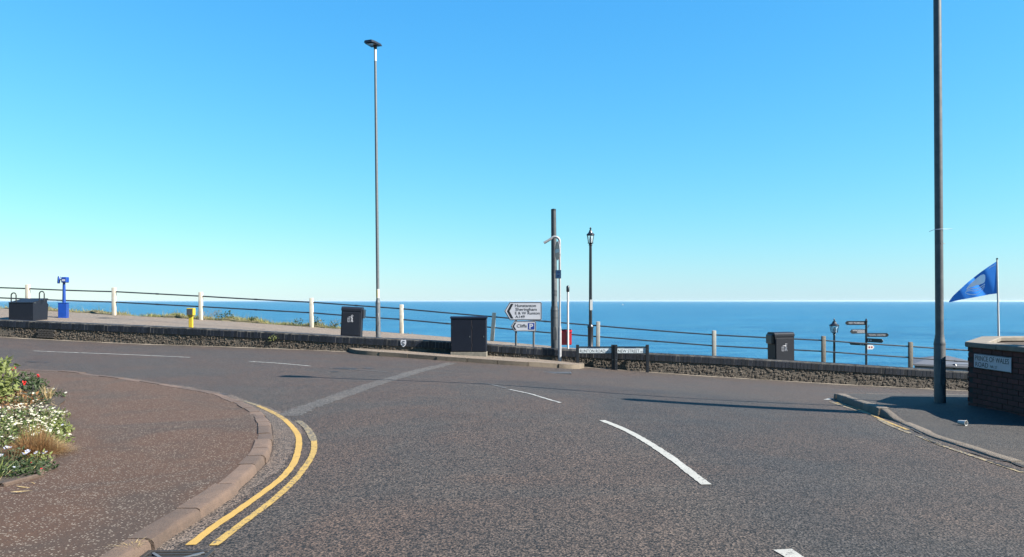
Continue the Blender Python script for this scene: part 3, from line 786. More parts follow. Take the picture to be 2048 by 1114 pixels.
build('plate_border', MB().box((0, -.0055, .128), (.196, .003, .008)).box((0, -.0055, -.128), (.196, .003, .008)).box((.094, -.0055, 0), (.008, .003, .246)).box((-.094, -.0055, 0), (.008, .003, .246)), M_SIGNB, d)
for x_, z_, w_, h_ in ((-.01, .075, .11, .018), (.01, .045, .09, .018), (0, -.05, .07, .05)):
    build('print_mark', MB().box((x_, -.006, z_), (w_, .003, h_)), M_SIGNBL, d)
build('clip', MB().box((0, -.034, zp), (.09, .03, .03)), M_GALV, t)

# ================================================================== ROAD SIGNS
Y = 25.0; k = Y/F
p = at(1032, 690, Y); x2 = at(1067.5, 690, Y).x
zb = min(pz(p.x, Y), pz(x2, Y))
sign = thing('direction_sign', 'white arrow direction sign over a smaller parking sign on two posts', 'road sign', (p.x, Y, zb))
def sz(py): return at(0, py, Y).z-zb
def sx(px): return (px-1032)*k
for px in (1032, 1067.5):
    build('post', MB().lathe([(.037, -.05), (.037, sz(606))], 14, (sx(px), .05, 0)), M_GALVD if px < 1050 else M_GALV, sign, 40)
def inset(poly, d):
    n = len(poly); out = []
    for i in range(n):
        a, b, c_ = Vector(poly[i-1]), Vector(poly[i]), Vector(poly[(i+1) % n])
        n1 = (b-a).normalized(); n2 = (c_-b).normalized(); n1 = Vector((-n1.y, n1.x)); n2 = Vector((-n2.y, n2.x))
        m_ = n1+n2; m_ = m_/max(.3, m_.dot(n1)); out.append(tuple(b+m_*d))
    return out
def arrow_panel(x0, x1, z0, z1, tip):
    r = .04; zm = (z0+z1)/2
    return [(x0, zm), (x0+tip, z0), (x1-r, z0), (x1-.3*r, z0+.3*r), (x1, z0+r), (x1, z1-r), (x1-.3*r, z1-.3*r), (x1-r, z1), (x0+tip, z1)]
def panel(x0, x1, z0, z1, tip, bw):
    P = arrow_panel(x0, x1, z0, z1, tip)
    pn = build('panel', MB().plate(P, -.004, .008), M_SIGNW, sign, 0)
    A = inset(P, .008); B = inset(P, .008+bw); n = len(P)
    vs = [(x, -.0065, z) for x, z in A]+[(x, -.0065, z) for x, z in B]
    build('border', MB().add(vs, [(i, (i+1) % n, (i+1) % n+n, i+n) for i in range(n)]), M_SIGNB, pn, 0)
    return pn
pn = panel(sx(1008.5), sx(1083.5), sz(640.5), sz(604), (1019.5-1008.5)*k*1.0, .022)
zc, hh = (sz(640.5)+sz(604))/2, sz(604)-sz(640.5)
xa = sx(1014)
build('chevron', MB().plate([(xa, zc), (xa+.13, zc-hh*.40), (xa+.215, zc-hh*.40), (xa+.085, zc), (xa+.215, zc+hh*.40), (xa+.13, zc+hh*.40)], -.0075, -.005), M_SIGNB, pn, 0)
for s_, x0_, x1_, y0_, y1_ in (('Hunstanton', 1030, 1072, 614.2, 608.2), ('Sheringham', 1031, 1073.5, 623.4, 615.6), ('E & W Runton', 1030, 1079.5, 629, 623.4), ('A149', 1030.5, 1049.5, 636.2, 630.7)):
    text(pn, s_, sx(x0_), sz(y0_), (x1_-x0_)*k, (y0_-y1_)*k, -.0055, M_SIGNB, bold=.012)
pn = panel(sx(1021.5), sx(1072.3), sz(662.8), sz(642.2), (1027.5-1021.5)*k*1.1, .018)
zc, hh = (sz(662.8)+sz(642.2))/2, sz(642.2)-sz(662.8); xa = sx(1025)
build('chevron', MB().plate([(xa, zc), (xa+.075, zc-hh*.36), (xa+.13, zc-hh*.36), (xa+.055, zc), (xa+.13, zc+hh*.36), (xa+.075, zc+hh*.36)], -.0075, -.005), M_SIGNB, pn, 0)
text(pn, 'Cliffs', sx(1033.5), sz(655), (1053.5-1033.5)*k, 6.4*k, -.0055, M_SIGNB, bold=.012)
bl = build('parking_symbol', MB().plate([(sx(1056), sz(659)), (sx(1069), sz(659)), (sx(1069), sz(646)), (sx(1056), sz(646))], -.0075, -.005), M_SIGNBL, pn, 0)
text(bl, 'P', sx(1058.7), sz(657.6), 7.6*k, 10.2*k, -.0085, M_SIGNW, bold=.03)

def nameplate(label, words, small, pxa, pxb, pya, pyb, wl, ws, plate_top):
    # two posts standing in front of the wall foot
    xa = (pxa-1024)/F*23.75; Ya = 23.72-.06*xa; a = at(pxa, pya, Ya); xb = at(pxb, pyb, Ya).x
    za = g(a.x, Ya); zb_ = g(xb, Ya); k = Ya/F
    t = thing('street_name_sign', label, 'street sign', (a.x, Ya, za))
    top = at(0, plate_top, Ya).z-za
    for (x, zf0) in ((0, 0), (xb-a.x, zb_-za)):
        build('post', MB().box((x, 0, (top+.05+zf0-.05)/2), (.095, .09, top+.05-zf0+.05), bev=.008), M_BLACK, t)
    w = xb-a.x-.095
    z1 = top-.02; z0 = z1-.205
    fr = build('frame', MB().box((.0475+w/2, 0, z1), (w, .05, .03)).box((.0475+w/2, 0, z0), (w, .05, .02)), M_BLACK, t, 0)
    pl = build('plate', MB().box((.0475+w/2, -.004, (z0+z1)/2), (w, .012, z1-z0-.026)), mat('pale_name_plate', (.95, 1.0, 1.0), (.88, .94, .98), 4, .4), t, 0)
    text(pl, words, .0475+w*.03, z0+.028, w*wl, .095, -.0105, M_SIGNB)
    text(pl, small, .0475+w*(.03+wl+.015), z0+.030, w*ws, .038, -.0105, M_GREYP)
    build('district_strip', MB().box((.0475+w*.45, -.0105, z1-.035), (w*.40, .002, .028)), M_PALEBL, pl, 0)
    build('bolt', MB().lathe([(.014, 0), (.014, .006)], 8, (0, 0, 0)), M_SILVER, t).matrix_local = Matrix.Translation((0 if 'NEW' in words else w+.095, -.046, top-.42)) @ Matrix.Rotation(R(90), 4, 'X')
    return t
nameplate('black framed street name sign reading RUNTON ROAD at the foot of the wall', 'RUNTON ROAD', 'NR27', 1155, 1225.6, 735, 738, .78, .14, 692.5)
nameplate('black framed street name sign reading NEW STREET at the foot of the wall', 'NEW STREET', 'NR27', 1231.6, 1294.5, 738, 743, .75, .15, 692.5)

# ================================================================== PROMENADE FURNITURE
# litter bins
def litter_bin(label, pxc, py_top, Y, lean, rz, hatch, group=None):
    p = at(pxc, py_top, Y); zb = pz(p.x, Y); h = p.z-zb
    t = thing('litter_bin', label, 'litter bin', (p.x, Y, zb), rz); t.rotation_euler = (0, lean, rz)
    W, D = .64, .50
    build('body', MB().side([(-D/2, -.05), (-D/2, h-.13), (D/2, h-.13), (D/2, -.05)], -W/2, W/2), M_NAVYB, t, 0)
    prof = [(-D/2-.012, h-.135), (-D/2-.012, h-.06), (-D/2+.03, h-.018), (-D/2+.10, h), (D/2-.10, h), (D/2-.03, h-.018), (D/2+.012, h-.06), (D/2+.012, h-.135)]
    build('lid', MB().side(prof, -W/2-.012, W/2+.012), M_NAVYB, t, 30)
    hx = hatch*(W/2+.04)
    build('chute', MB().box((hx, 0, h-.22), (.10, .40, .30), bev=.02), M_BLACK, t)
    dr = build('door', MB().box((0, -D/2-.008, (h-.16)/2+.02), (W-.05, .02, h-.24), bev=.008), M_NAVYB, t)
    if hatch > 0: build('corner_rib', MB().lathe([(.03, 0), (.03, h-.13)], 10, (W/2-.005, -D/2+.02, 0)), M_NAVYB, t)
    y = -D/2-.020; cx, cz = -.02, h*.60
    s = .13
    sym = MB()
    sym.box((cx-.085, y, cz-.035), (.008, .004, .13)).box((cx-.015, y, cz-.035), (.008, .004, .13)).box((cx-.05, y, cz-.097), (.062, .004, .008)).box((cx-.05, y, cz+.03), (.09, .004, .010)).box((cx-.05, y, cz-.035), (.008, .004, .115))
    n = 14; sym.tube([(cx+.055+.026*math.cos(2*math.pi*i/n), y, cz+.105+.026*math.sin(2*math.pi*i/n)) for i in range(n+1)], .006, 6, False)
    sym.tube([(cx-.055, y, cz+.065), (cx-.005, y, cz+.070), (cx+.04, y, cz+.06), (cx+.075, y, cz+.02), (cx+.07, y, cz-.04), (cx+.09, y, cz-.10)], .007, 6)
    sym.tube([(cx+.035, y, cz+.05), (cx+.04, y, cz-.02), (cx+.02, y, cz-.10)], .007, 6)
    sym.tube([(cx+.05, y, cz-.03), (cx+.055, y, cz-.10)], .005, 6)
    build('litter_symbol', sym, M_SIGNW, dr, 0)
    return t
litter_bin('dark litter bin leaning left behind the wall beside the tall street lamp', 703, 613.5, 25.05, .045, .04, 1)
litter_bin('dark litter bin behind the wall with its chute facing the street name signs', 1562, 664, 23.95, -.01, .14, -1)

# black container with two hoops
Y = 25.9; p = at(17.5, 641, Y); zb = pz(p.x+.4, Y); k = Y/F
t = thing('steel_container', 'black steel container with sloping top and two hoop handles near the blue telescope', 'container', (p.x, Y, zb))
h1 = at(0, 604.5, Y).z-zb; h2 = h1+.14; W = 48.5*k
build('body', MB().side([(0, -.04), (0, h1), (.80, h2), (.86, h2-.015), (.80, h2-.06), (.79, h2-.16), (.86, h2-.22), (.80, -.04)], 0, W), M_NAVYB, t, 0)
build('rim', MB().box((W/2, -.004, h1-.012), (W+.01, .016, .025), bev=.004), M_BLACK, t)
for hx in (.09, .86):
    yy = .12 if hx < .5 else .45; hz0 = h1+yy*.17
    pts = [(hx-.085, yy, hz0-.05), (hx-.085, yy, hz0+.22)]+[(hx-.085*math.cos(q), yy, hz0+.22+.085*math.sin(q)) for q in np.linspace(.3, math.pi-.3, 6)]+[(hx+.085, yy, hz0+.22), (hx+.085, yy, hz0-.05)]
    build('hoop_handle', MB().tube(pts, .020, 10), M_BLACK, t, 60)
build('latch', MB().box((W+.006, .10, h1-.02), (.012, .10, .022)), M_SILVER, t)

# blue telescope
Y = 28.0; p = at(127, 627, Y); zb = pz(p.x, Y); k = Y/F
t = thing('telescope', 'bright blue coin-operated telescope on a blue box base by the railing', 'telescope', (p.x, Y, zb))
def tz(py): return at(0, py, Y).z-zb
bh = tz(606.5)
build('base', MB().box((0, 0, bh/2-.02), (.29, .29, bh+.04), rz=R(45-30), bev=.012), M_BLUE, t)
build('base_lid', MB().box((0, 0, bh+.01), (.31, .31, .022), rz=R(45-30), bev=.004), M_BLUE, t)
build('column', MB().lathe([(.06, bh), (.05, tz(575)), (.045, tz(565))], 16, (.02, 0, 0)), M_BLUE, t, 40)
hd = build('coin_box', MB().box((.06, 0, tz(559.8)), (.20, .20, .21), bev=.02), M_BLUE, t)
build('label_plate', MB().box((.06, -.103, tz(560.5)), (.11, .006, .07)), M_SIGNW, hd)
br = build('barrel', MB().tube([(-.165, -.03, tz(567)), (-.165, -.03, tz(565)), (-.165, .0, tz(554)), (-.165, .0, tz(552.5))], [.035, .048, .048, .035], 16), M_BLUE, t, 40)
build('yoke', MB().box((-.08, 0, tz(559.5)), (.13, .05, .04), bev=.008), M_BLUE, t)

# yellow post
Y = 25.45; p = at(382, 656, Y); zb = pz(p.x, Y); k = Y/F
t = thing('yellow_marker_post', 'short yellow post with a square dark front panel behind the wall', 'post', (p.x, Y, zb))
def yz(py): return at(0, py, Y).z-zb
build('stem', MB().box((0, 0, yz(631)/2-.03), (.125, .10, yz(631)+.08), bev=.01), M_YELB, t)
hd = build('head', MB().box((0, 0, (yz(631)+yz(616))/2), (.235, .19, yz(616)-yz(631)), bev=.012), M_YELB, t)
build('panel', MB().box((-.008, -.098, (yz(631)+yz(616))/2), (.19, .008, .20), bev=.002), M_GREYP, hd)
build('collar', MB().box((0, 0, yz(631)-.02), (.16, .13, .04), bev=.006), M_YELB, t)

# roadside cabinet on the island
cx, cy = on(937.5, 711, .13); k = cy/F; zb = g(cx, cy, .13)
t = thing('utility_cabinet', 'black two-door utility cabinet on a grey plinth on the island pavement', 'cabinet', (cx, cy+.2, zb), -.03)
W = 71*k; D = .42; H_ = (711-633)*k
build('plinth', MB().box((0, 0, .03), (W+.02, D+.02, .16), bev=.008), M_CONC, t)
build('body', MB().box((0, 0, .11+(H_-.17)/2), (W, D, H_-.17), bev=.006), M_CABIN, t)
build('roof', MB().side([(-D/2-.03, H_-.065), (-D/2-.03, H_-.03), (-D/2+.06, H_), (D/2+.03, H_), (D/2+.03, H_-.065)], -W/2-.02, W/2+.02), M_CABIN, t, 30)
xs_ = -W/2+W*.595
build('door_seam', MB().box((xs_, -D/2-.006, .13+(H_-.24)/2), (.012, .012, H_-.27)), mat('lit_seam_brown', (.22, .11, .07), (.12, .07, .05), 20, .8), t)  # lit line between the doors, put into the strip's brown colour
for x0, x1 in ((-W/2+.02, xs_-.008), (xs_+.008, W/2-.02)):
    d = build('door', MB().box(((x0+x1)/2, -D/2-.008, .13+(H_-.24)/2), (x1-x0, .02, H_-.25), bev=.006), M_CABIN, t)
    build('lock', MB().box((x1-.06, -D/2-.022, .13+(H_-.24)*.47), (.022, .012, .045), bev=.003), M_SILVER, d)
    for zz in (.3, .85): build('hinge', MB().lathe([(.008, 0), (.008, .07)], 8, (x0+.006, -D/2-.02, zz)), M_BLACK, d)

# thin post with black cap + red bin
Y = 25.6; p = at(1136, 696, Y); zb = pz(p.x, Y); k = Y/F; topz = at(0, 571.5, Y).z-zb
t = thing('capped_post', 'slim white pole with a black cap standing in front of the red bin', 'post', (p.x, Y, zb)); t.rotation_euler = (0, -.002, 0)
build('pole', MB().lathe([(.036, -.05), (.036, topz-.2), (.032, topz-.17)], 14), M_WHITE, t, 40)
build('cap', MB().lathe([(.045, topz-.21), (.055, topz-.18), (.055, topz-.03), (.035, topz), (.01, topz+.01)], 14), M_BLACK, t, 40)
zc = at(0, 675, Y).z-zb
b_ = thing('dog_waste_bin', 'red plastic bin with a black rim fixed behind the slim capped pole', 'litter bin', (p.x-.06, Y+.19, zb+zc-.26))
build('body', MB().side([(-.15, .02), (-.15, .44), (.15, .44), (.15, .02)], -.19, .19).box((0, 0, .02), (.36, .28, .04), bev=.01), M_REDB, b_, 30)
build('lid', MB().side([(-.16, .435), (-.16, .47), (-.08, .52), (.16, .52), (.16, .435)], -.20, .20), M_REDB, b_, 20)
build('rim', MB().box((0, 0, .526), (.36, .26, .02), bev=.006), M_BLACK, b_)
build('bracket', MB().box((.06, -.155, .2), (.10, .03, .05)).box((.06, -.155, .38), (.10, .03, .05)), M_BLACK, b_)

# victorian lamps
def victorian(label, px, py_top, Y, zb, hw, lh_, rb):
    p = at(px, py_top, Y); h = p.z-zb
    t = thing('heritage_lamp', label, 'street lamp', (p.x, Y, zb), 0, None)
    hl = h-lh_                                   # underside of lantern
    build('pedestal', MB().lathe([(rb*1.25, -.05), (rb*1.25, .12), (rb, .16), (rb, .85), (rb*1.15, .88), (rb*1.15, .93), (rb*.7, 1.0)], 16), M_BLACK, t, 35)
    build('shaft', MB().lathe([(rb*.62, .95), (rb*.5, hl-.10), (rb*.75, hl-.08), (rb*.5, hl-.04), (rb*1.2, hl)], 14), M_BLACK, t, 35)
    gh = lh_*.48
    gl = build('glass', MB().lathe([(hw*.60, hl+.012), (hw*.90, hl+gh)], 6, cap=False), M_GLASS, t, 0)
    bars = MB()
    for i in range(6):
        a = 2*math.pi*(i+.5)/6
        bars.tube([(math.cos(a)*hw*.62, math.sin(a)*hw*.62, hl), (math.cos(a)*hw*.93, math.sin(a)*hw*.93, hl+gh)], .011, 6)
    build('glazing_frame', bars, M_BLACK, t)
    build('lamp_unit', MB().lathe([(.05, hl+.0), (.05, hl+gh*.5), (.03, hl+gh*.8)], 10), M_LENS, t, 40)
    build('roof', MB().lathe([(hw*1.0, hl+gh-.01), (hw*1.08, hl+gh+.02), (hw*.95, hl+gh+.05), (hw*.55, hl+gh+lh_*.16), (hw*.35, hl+gh+lh_*.27), (hw*.34, hl+gh+lh_*.31), (hw*.15, hl+gh+lh_*.34)], 12), M_BLACK, t, 25)
    build('finial', MB().lathe([(.02, hl+gh+lh_*.33), (.028, hl+gh+lh_*.38), (.045, hl+gh+lh_*.42), (.02, hl+gh+lh_*.46), (.008, h)], 10), M_BLACK, t, 35)
    return t
Y = 28.6; p = at(1181, 690, Y)
v = victorian('tall black heritage lamp behind the street name signs', 1181, 453.5, Y, pz(p.x, Y), .145, .62, .105)
build('notice', MB().box((.02, -.105, 1.75), (.10, .012, .40)), M_WHITE, v)
victorian('short-looking black heritage lamp on the lower path beside the finger signpost', 1668.5, 636.5, 33.4, -3.15, .20, .64, .09)

# finger signpost on the lower path
Y = 33.2; k = Y/F; p = at(1732.5, 637.5, Y); zb = -3.15
t = thing('finger_signpost', 'black finger signpost with white lettering and one white finger beyond the railing', 'signpost', (p.x, Y, zb))
h = p.z-zb
build('pole', MB().lathe([(.075, -.05), (.075, .9), (.05, 1.0), (.046, h-.12)], 14), M_BLACK, t, 35)
build('finial', MB().lathe([(.05, h-.13), (.055, h-.08), (.03, h-.05), (.04, h-.02), (.012, h+.01)], 12), M_BLACK, t, 35)
def finger(dirx, L, pyc, hh, rz, m, lines, tm):
    z = at(0, pyc, Y).z-zb; r = .045
    tip = hh*.45
    P = [(r, -hh/2), (r+L-tip, -hh/2), (r+L, 0), (r+L-tip, hh/2), (r, hh/2)]
    if dirx < 0: P = [(-x, z_) for x, z_ in reversed(P)]
    f = build('finger', MB().plate(P, -.012, .012), m, t, 0); f.location = (0, 0, z); f.rotation_euler = (0, 0, rz)
    n = len(lines)
    for i, s_ in enumerate(lines):
        th = hh*(.42 if n == 1 else .30); w_ = (L-tip)*(.86 if len(s_) > 7 else .55)
        x0 = r+.05 if dirx > 0 else -r-.05-w_
        text(f, s_, x0, (hh*.22-i*hh*.36-th/2+.0) if n > 1 else -th/2, w_, th, -.0125, tm, bold=.01)
    return f
finger(-1, (1731-1690)*k, 646, .175, R(2), M_BLACK, ['WEST PROMENADE'], M_SIGNW)
finger(-1, (1731-1695.5)*k, 662.8, .19, R(14), M_BLACK, ['PUTTING & BOWLING', 'GREENS'], M_SIGNW)
finger(1, (1777-1734)*k, 670, .165, R(0), M_BLACK, ['TOWN CENTRE'], M_SIGNW)
for a_ in ((1, .86, 680, .17, R(-68), M_BLACK, M_SIGNW), (-1, .80, 688.5, .13, R(-62), M_BLACK, M_SIGNW), (1, .34, 694.5, .19, R(8), M_WHITE, M_NOENT)):
    f_ = finger(*a_[:6], [], None)
    for q in range(2): build('print_mark', MB().box((a_[0]*(.14+.12*q), -.0135, 0), (.07, .003, a_[3]*.4)), a_[6], f_)
build('hook', MB().tube([(.02, 0, h-.38), (.10, -.01, h-.36), (.12, -.01, h-.30), (.09, -.01, h-.27)], .012, 6), M_BLACK, t)

# flag
Y = 27.0; k = Y/F; p = at(1999, 690, Y); zb = pz(p.x, Y)
t = thing('flagpole', 'slim white flagpole standing behind the brick planter', 'flagpole', (p.x, Y, zb)); ph = at(0, 518, Y).z-zb
t.rotation_euler = (0, -.02, 0)
build('pole', MB().lathe([(.04, -.05), (.036, 1.6), (.028, ph)], 14), M_WHITE, t, 40)
build('cleat', MB().box((-.04, -.02, 1.35), (.05, .03, .06), bev=.005), M_BLACK, t)
build('truck', MB().lathe([(.035, ph-.01), (.035, ph+.02), (.01, ph+.04)], 12), M_BLACK, t, 40)
top = [(1994.5, 522), (1975, 534.5), (1955, 549), (1935, 565), (1912, 586), (1905, 593), (1898, 603)]
bot = [(1997, 586.5), (1978, 589), (1958, 593), (1938, 596.5), (1918, 600), (1908, 602.5), (1898, 605)]
def wavey(px, py):
    u = (1996-px)/98
    return .80*u+.05*math.sin(u*7.5+(py-522)*.05)*min(1, u*2.5)+.016*math.sin(u*17+(py-522)*.09+1)*min(1, u*3)
fp = bpy.data.objects.new('x', None)
fo = at(1996, 587, Y)
mb = MB(); vs = []; fs = []; NU, NV = 36, 16
def edge(E, u):
    i = min(int(u*(len(E)-1)), len(E)-2); f_ = u*(len(E)-1)-i; return (E[i][0]+(E[i+1][0]-E[i][0])*f_, E[i][1]+(E[i+1][1]-E[i][1])*f_)
for i in range(NU+1):
    a_ = edge(top, i/NU); b_ = edge(bot, i/NU)
    for j in range(NV+1):
        v_ = j/NV; px, py = a_[0]+(b_[0]-a_[0])*v_, a_[1]+(b_[1]-a_[1])*v_
        w_ = wavey(px, py); q = at(px, py, Y+w_); vs.append((q.x-fo.x, w_, q.z-fo.z))
for i in range(NU):
    for j in range(NV): a_ = i*(NV+1)+j; fs.append((a_, a_+NV+1, a_+NV+2, a_+1))
flag = build('flag', mb.add(vs, fs), M_FLAG, None, 0)
for pl_ in flag.data.polygons: pl_.use_smooth = True
flag.location = fo; tag(flag, 'blue flag with white round wave emblem flying from the pole', 'flag')
def fl(px, py, o=-.02):
    w_ = wavey(px, py)+o; q = at(px, py, Y+w_); return (q.x-fo.x, w_, q.z-fo.z)
# emblem: tilted disc outline filled in its upper part, wave lines in the lower part
def zpx(x, y): return (1840+x/4.284, 500+y/4.284)
up_out = [zpx(*q) for q in [(395, 335), (420, 300), (455, 268), (490, 238), (520, 215), (545, 207), (558, 215), (560, 240), (556, 270)]]
up_in = [zpx(*q) for q in [(400, 338), (430, 322), (460, 312), (487, 300), (510, 298), (530, 290), (545, 283), (552, 276), (556, 270)]]
n = len(up_out); vs = []; fs = []
for i in range(n):
    for j in range(6):
        f_ = j/5; vs.append(fl(up_out[i][0]+(up_in[i][0]-up_out[i][0])*f_, up_out[i][1]+(up_in[i][1]-up_out[i][1])*f_))
for i in range(n-1):
    for j in range(5): fs.append((i*6+j, (i+1)*6+j, (i+1)*6+j+1, i*6+j+1))
for line, w in (([(398, 342), (430, 330), (470, 326), (500, 322), (530, 305), (555, 288)], 1.6), ([(392, 352), (425, 345), (465, 348), (500, 342), (530, 325), (552, 305)], 1.4), ([(386, 362), (410, 374), (450, 380), (490, 374), (520, 355), (545, 325), (556, 290)], 1.2)):
    P_ = [Vector(zpx(*q)) for q in line]; P_ = catmull(P_, 5); o = len(vs)
    for q in P_: vs.append(fl(q.x, q.y)); vs.append(fl(q.x, q.y+w))
    for i in range(len(P_)-1): fs.append((o+2*i, o+2*i+2, o+2*i+3, o+2*i+1))
build('emblem', MB().add(vs, fs), M_EMB, flag, 60)
vs = []; fs = []
for u in range(5):
    q = Vector(zpx(590+u*12, 150-u*6)); o = len(vs)
    for a_, b_ in ((0, 0), (1.7, -1.2), (1.7, 1.2), (0, 2.2)): vs.append(fl(q.x+a_, q.y+b_))
    fs.append((o, o+1, o+2, o+3))
build('small_print', MB().add(vs, fs), M_EMB, flag, 0)

# lower building
Y = 62.0; k = Y/F; c0 = at(1829, 738, Y); c1 = at(1990, 738, Y); pk = at(0, 715.5, Y).z
gz = -7.3
t = thing('seafront_building', 'low grey building with shallow hipped felt roof below the promenade', 'building', (c0.x, Y, gz))
W = c1.x-c0.x; ev = at(0, 727, Y).z-gz; top = pk-gz; D = 5
lx = at(1829, 0, Y+D).x-c0.x
build('wall', MB().add([(0, 0, -.2), (W, 0, -.2), (W, D, -.2), (lx, D, -.2), (0, 0, ev-.02), (W, 0, ev-.02), (W, D, ev-.02), (lx, D, ev-.02)], [(0, 1, 5, 4), (1, 2, 6, 5), (2, 3, 7, 6), (3, 0, 4, 7), (4, 5, 6, 7)]), M_BWALL, t, 0)
rx0, rx1 = at(1874, 0, Y+2.4).x-c0.x, at(1896, 0, Y+2.4).x-c0.x
E_ = [(-.25, -.25, ev), (W+.2, -.25, ev-.35), (W+.2, D+.2, ev-.35), (lx-.25, D+.2, ev)]
build('roof', MB().add(E_+[(rx0, D*.5, top), (rx1, D*.5, top)]+[(x, y, z-.14) for x, y, z in E_], [(0, 1, 5, 4), (1, 2, 5), (2, 3, 4, 5), (3, 0, 4), (6, 7, 1, 0), (7, 8, 2, 1), (8, 9, 3, 2), (9, 6, 0, 3), (6, 9, 8, 7)]), M_ROOF, t, 0)
build('vent', MB().lathe([(.11, 0), (.11, .25), (.19, .27), (.10, .42)], 10, (at(1909, 0, Y).x-c0.x, -.05, ev-.45)), M_BLACK, t)
for px in (1900.5, 1918.5):
    w_ = build('window', MB().box((at(px, 0, Y).x-c0.x, -.02, ev-.85), (.55, .06, .6)), M_WHITE, t, 0)
    build('pane', MB().box((at(px, 0, Y).x-c0.x, -.05, ev-.85), (.45, .03, .5)), M_BLACK, w_, 0)

# fishing boat far out at sea
Y = 3900.; k = Y/F; p = at(1246, 609.5, Y)
t = thing('boat', 'tiny white boat far out on the sea', 'boat', (p.x, Y, -19.0))
build('hull', MB().plate([(-5.5, -.3), (4.5, -.3), (6.5, 2.2), (-5.8, 1.8)], -1.6, 1.6), M_WHITE, t, 0)
build('cabin', MB().box((-1.5, 0, 3.0), (4, 2.2, 2.6), bev=.2), M_WHITE, t)
build('mast', MB().lathe([(.15, 4.2), (.1, 8)], 8, (-2.5, 0, 0)), M_WHITE, t)

# ================================================================== BRICK PLANTER
fx, fy = on(1933, 808, .12); TOP = .885
x0 = fx+.02; y1 = fy; y0 = 9.15
plan = thing('brick_planter', 'dark red brick planter with pale stone coping at the street corner', 'planter', (x0, y1, 0))
pts = [Vector((0, y0-y1)), Vector((0, 0)), Vector((1.35, 1.75)), Vector((6.5, 2.6)), Vector((6.5, y0-y1))]      # outer outline, local
ctr = Vector((3, 0))
T = .225; zb = -.45; CH = .075
brick_me = MB().box((0, 0, 0), (.213, .1, .063)).mesh('brick'); brick_me.materials.append(M_RED)
rows_n = int((TOP-CH-zb)/.075)
for i in range(5):
    a_, b_ = pts[i], pts[(i+1) % 5]; d = (b_-a_); L = d.length; d /= L; nrm = Vector((-d.y, d.x))
    if nrm.dot(ctr-a_) > 0: nrm = -nrm
    m_ = a_.lerp(b_, .5)-nrm*(T/2+.008); ang = math.atan2(d.y, d.x)
    build('wall_core', MB().box((m_.x, m_.y, (TOP-CH+zb)/2-.004*i), (L-.016-.006*i, T-.012, TOP-CH-zb-.004), rz=ang), M_DMORT if i < 2 else M_RED, plan, 0)
    if i < 2:
        nb = int(L/.225)
        for r in range(rows_n+1):
            z = TOP-CH-.0375-r*.075
            if z < -.18: break
            offs = .1125 if r % 2 else 0
            for q in range(nb+1):
                s = offs+q*.225+.1075
                if s > L-.09: continue
                c_ = a_+d*s-nrm*(.05-random.uniform(0, .003))
                o = link('brick', brick_me, None, plan); o.location = (c_.x, c_.y, z); o.rotation_euler = (random.uniform(-.01, .01), 0, ang)
    ncp = max(1, round(L/.75)); ext = .03
    for q in range(ncp):
        sa, sb = L*q/ncp+(.0 if q else -.0), L*(q+1)/ncp
        c_ = a_+d*((sa+sb)/2)-nrm*(T/2-.005)
        build('coping_stone', MB().box((c_.x, c_.y, TOP-CH/2+.0015*(i % 2)), (sb-sa-.008, T+.07, CH), rz=ang, bev=.010), M_STONE, plan, 30)
inner = [p_-(p_-ctr).normalized()*.15 for p_ in pts]
build('soil', MB().add([(p_.x, p_.y, .80) for p_ in inner]+[(p_.x, p_.y, zb) for p_ in inner], [(0, 1, 2, 3, 4)]+[(i, (i+1) % 5, (i+1) % 5+5, i+5) for i in range(5)]), M_SOIL, plan, 0)
# name plate on the planter's street face
ya = 6.88*F/(1950-1024); yb = 6.88*F/(2024.5-1024)
ya = x0*F/(1950.5-1024); yb = x0*F/(2024.5-1024)
pl = thing('street_name_plate', 'white street name plate reading PRINCE OF WALES ROAD on the brick planter', 'street sign', (x0-.014, ya, EYE-(735.0-HY)/F*ya), R(-90))
w = ya-yb; hh = (735.0-707.0)/F*ya
plate = build('plate', MB().box((w/2, 0, hh/2), (w, .012, hh), bev=.003), M_SIGNW, pl, 0)
build('border', MB().box((w/2, -.0065, .006), (w-.01, .003, .006)).box((w/2, -.0065, hh-.006), (w-.01, .003, .006)), M_GREYP, plate, 0)
text(plate, 'PRINCE OF WALES', w*.035, hh*.53, w*.92, hh*.36, -.0065, M_SIGNB, bold=.004)
text(plate, 'ROAD', w*.045, hh*.10, w*.36, hh*.34, -.0065, M_SIGNB, bold=.004)
text(plate, 'NR 27', w*.46, hh*.13, w*.19, hh*.19, -.0065, M_GREYP)
# wooden pole outside the frame whose shadow crosses the road
px0, py0 = 7.95, 10.02
t = thing('timber_pole', 'stout weathered timber pole rising from the brick planter', 'pole', (px0, py0, .75))
build('shaft', MB().lathe([(.27, -.1), (.26, 2), (.25, 4.05)], 16), mat('weathered_timber', (.20, .15, .10), (.11, .085, .06), 8, .85, bump=.5), t, 40)
build('cap', MB().lathe([(.27, 4.04), (.26, 4.07), (.02, 4.14)], 16), M_GALVD, t, 40)
# paper cup
cx, cy = on(1925, 850, .02); zb = g(cx, cy, rh(cx, cy))
cup = thing('paper_cup', 'crushed white paper cup lying on the pavement by the planter', 'cup', (cx, cy, zb+.030))
cup.rotation_euler = (R(90), R(8), R(28))
build('cup_wall', MB().tube_z([(-.05, .024), (.045, .034), (.045, .031), (-.044, .021)], 16, (0, 0, 0), False), M_CUP, cup, 40)
build('cup_base', MB().lathe([(.024, -.05), (.024, -.044)], 16), M_CUP, cup, 40)
build('cup_rim', MB().tube([(.034*math.cos(q), .034*math.sin(q), .045) for q in np.linspace(0, 2*math.pi, 17)], .003, 6, False), M_CUP, cup, 60)

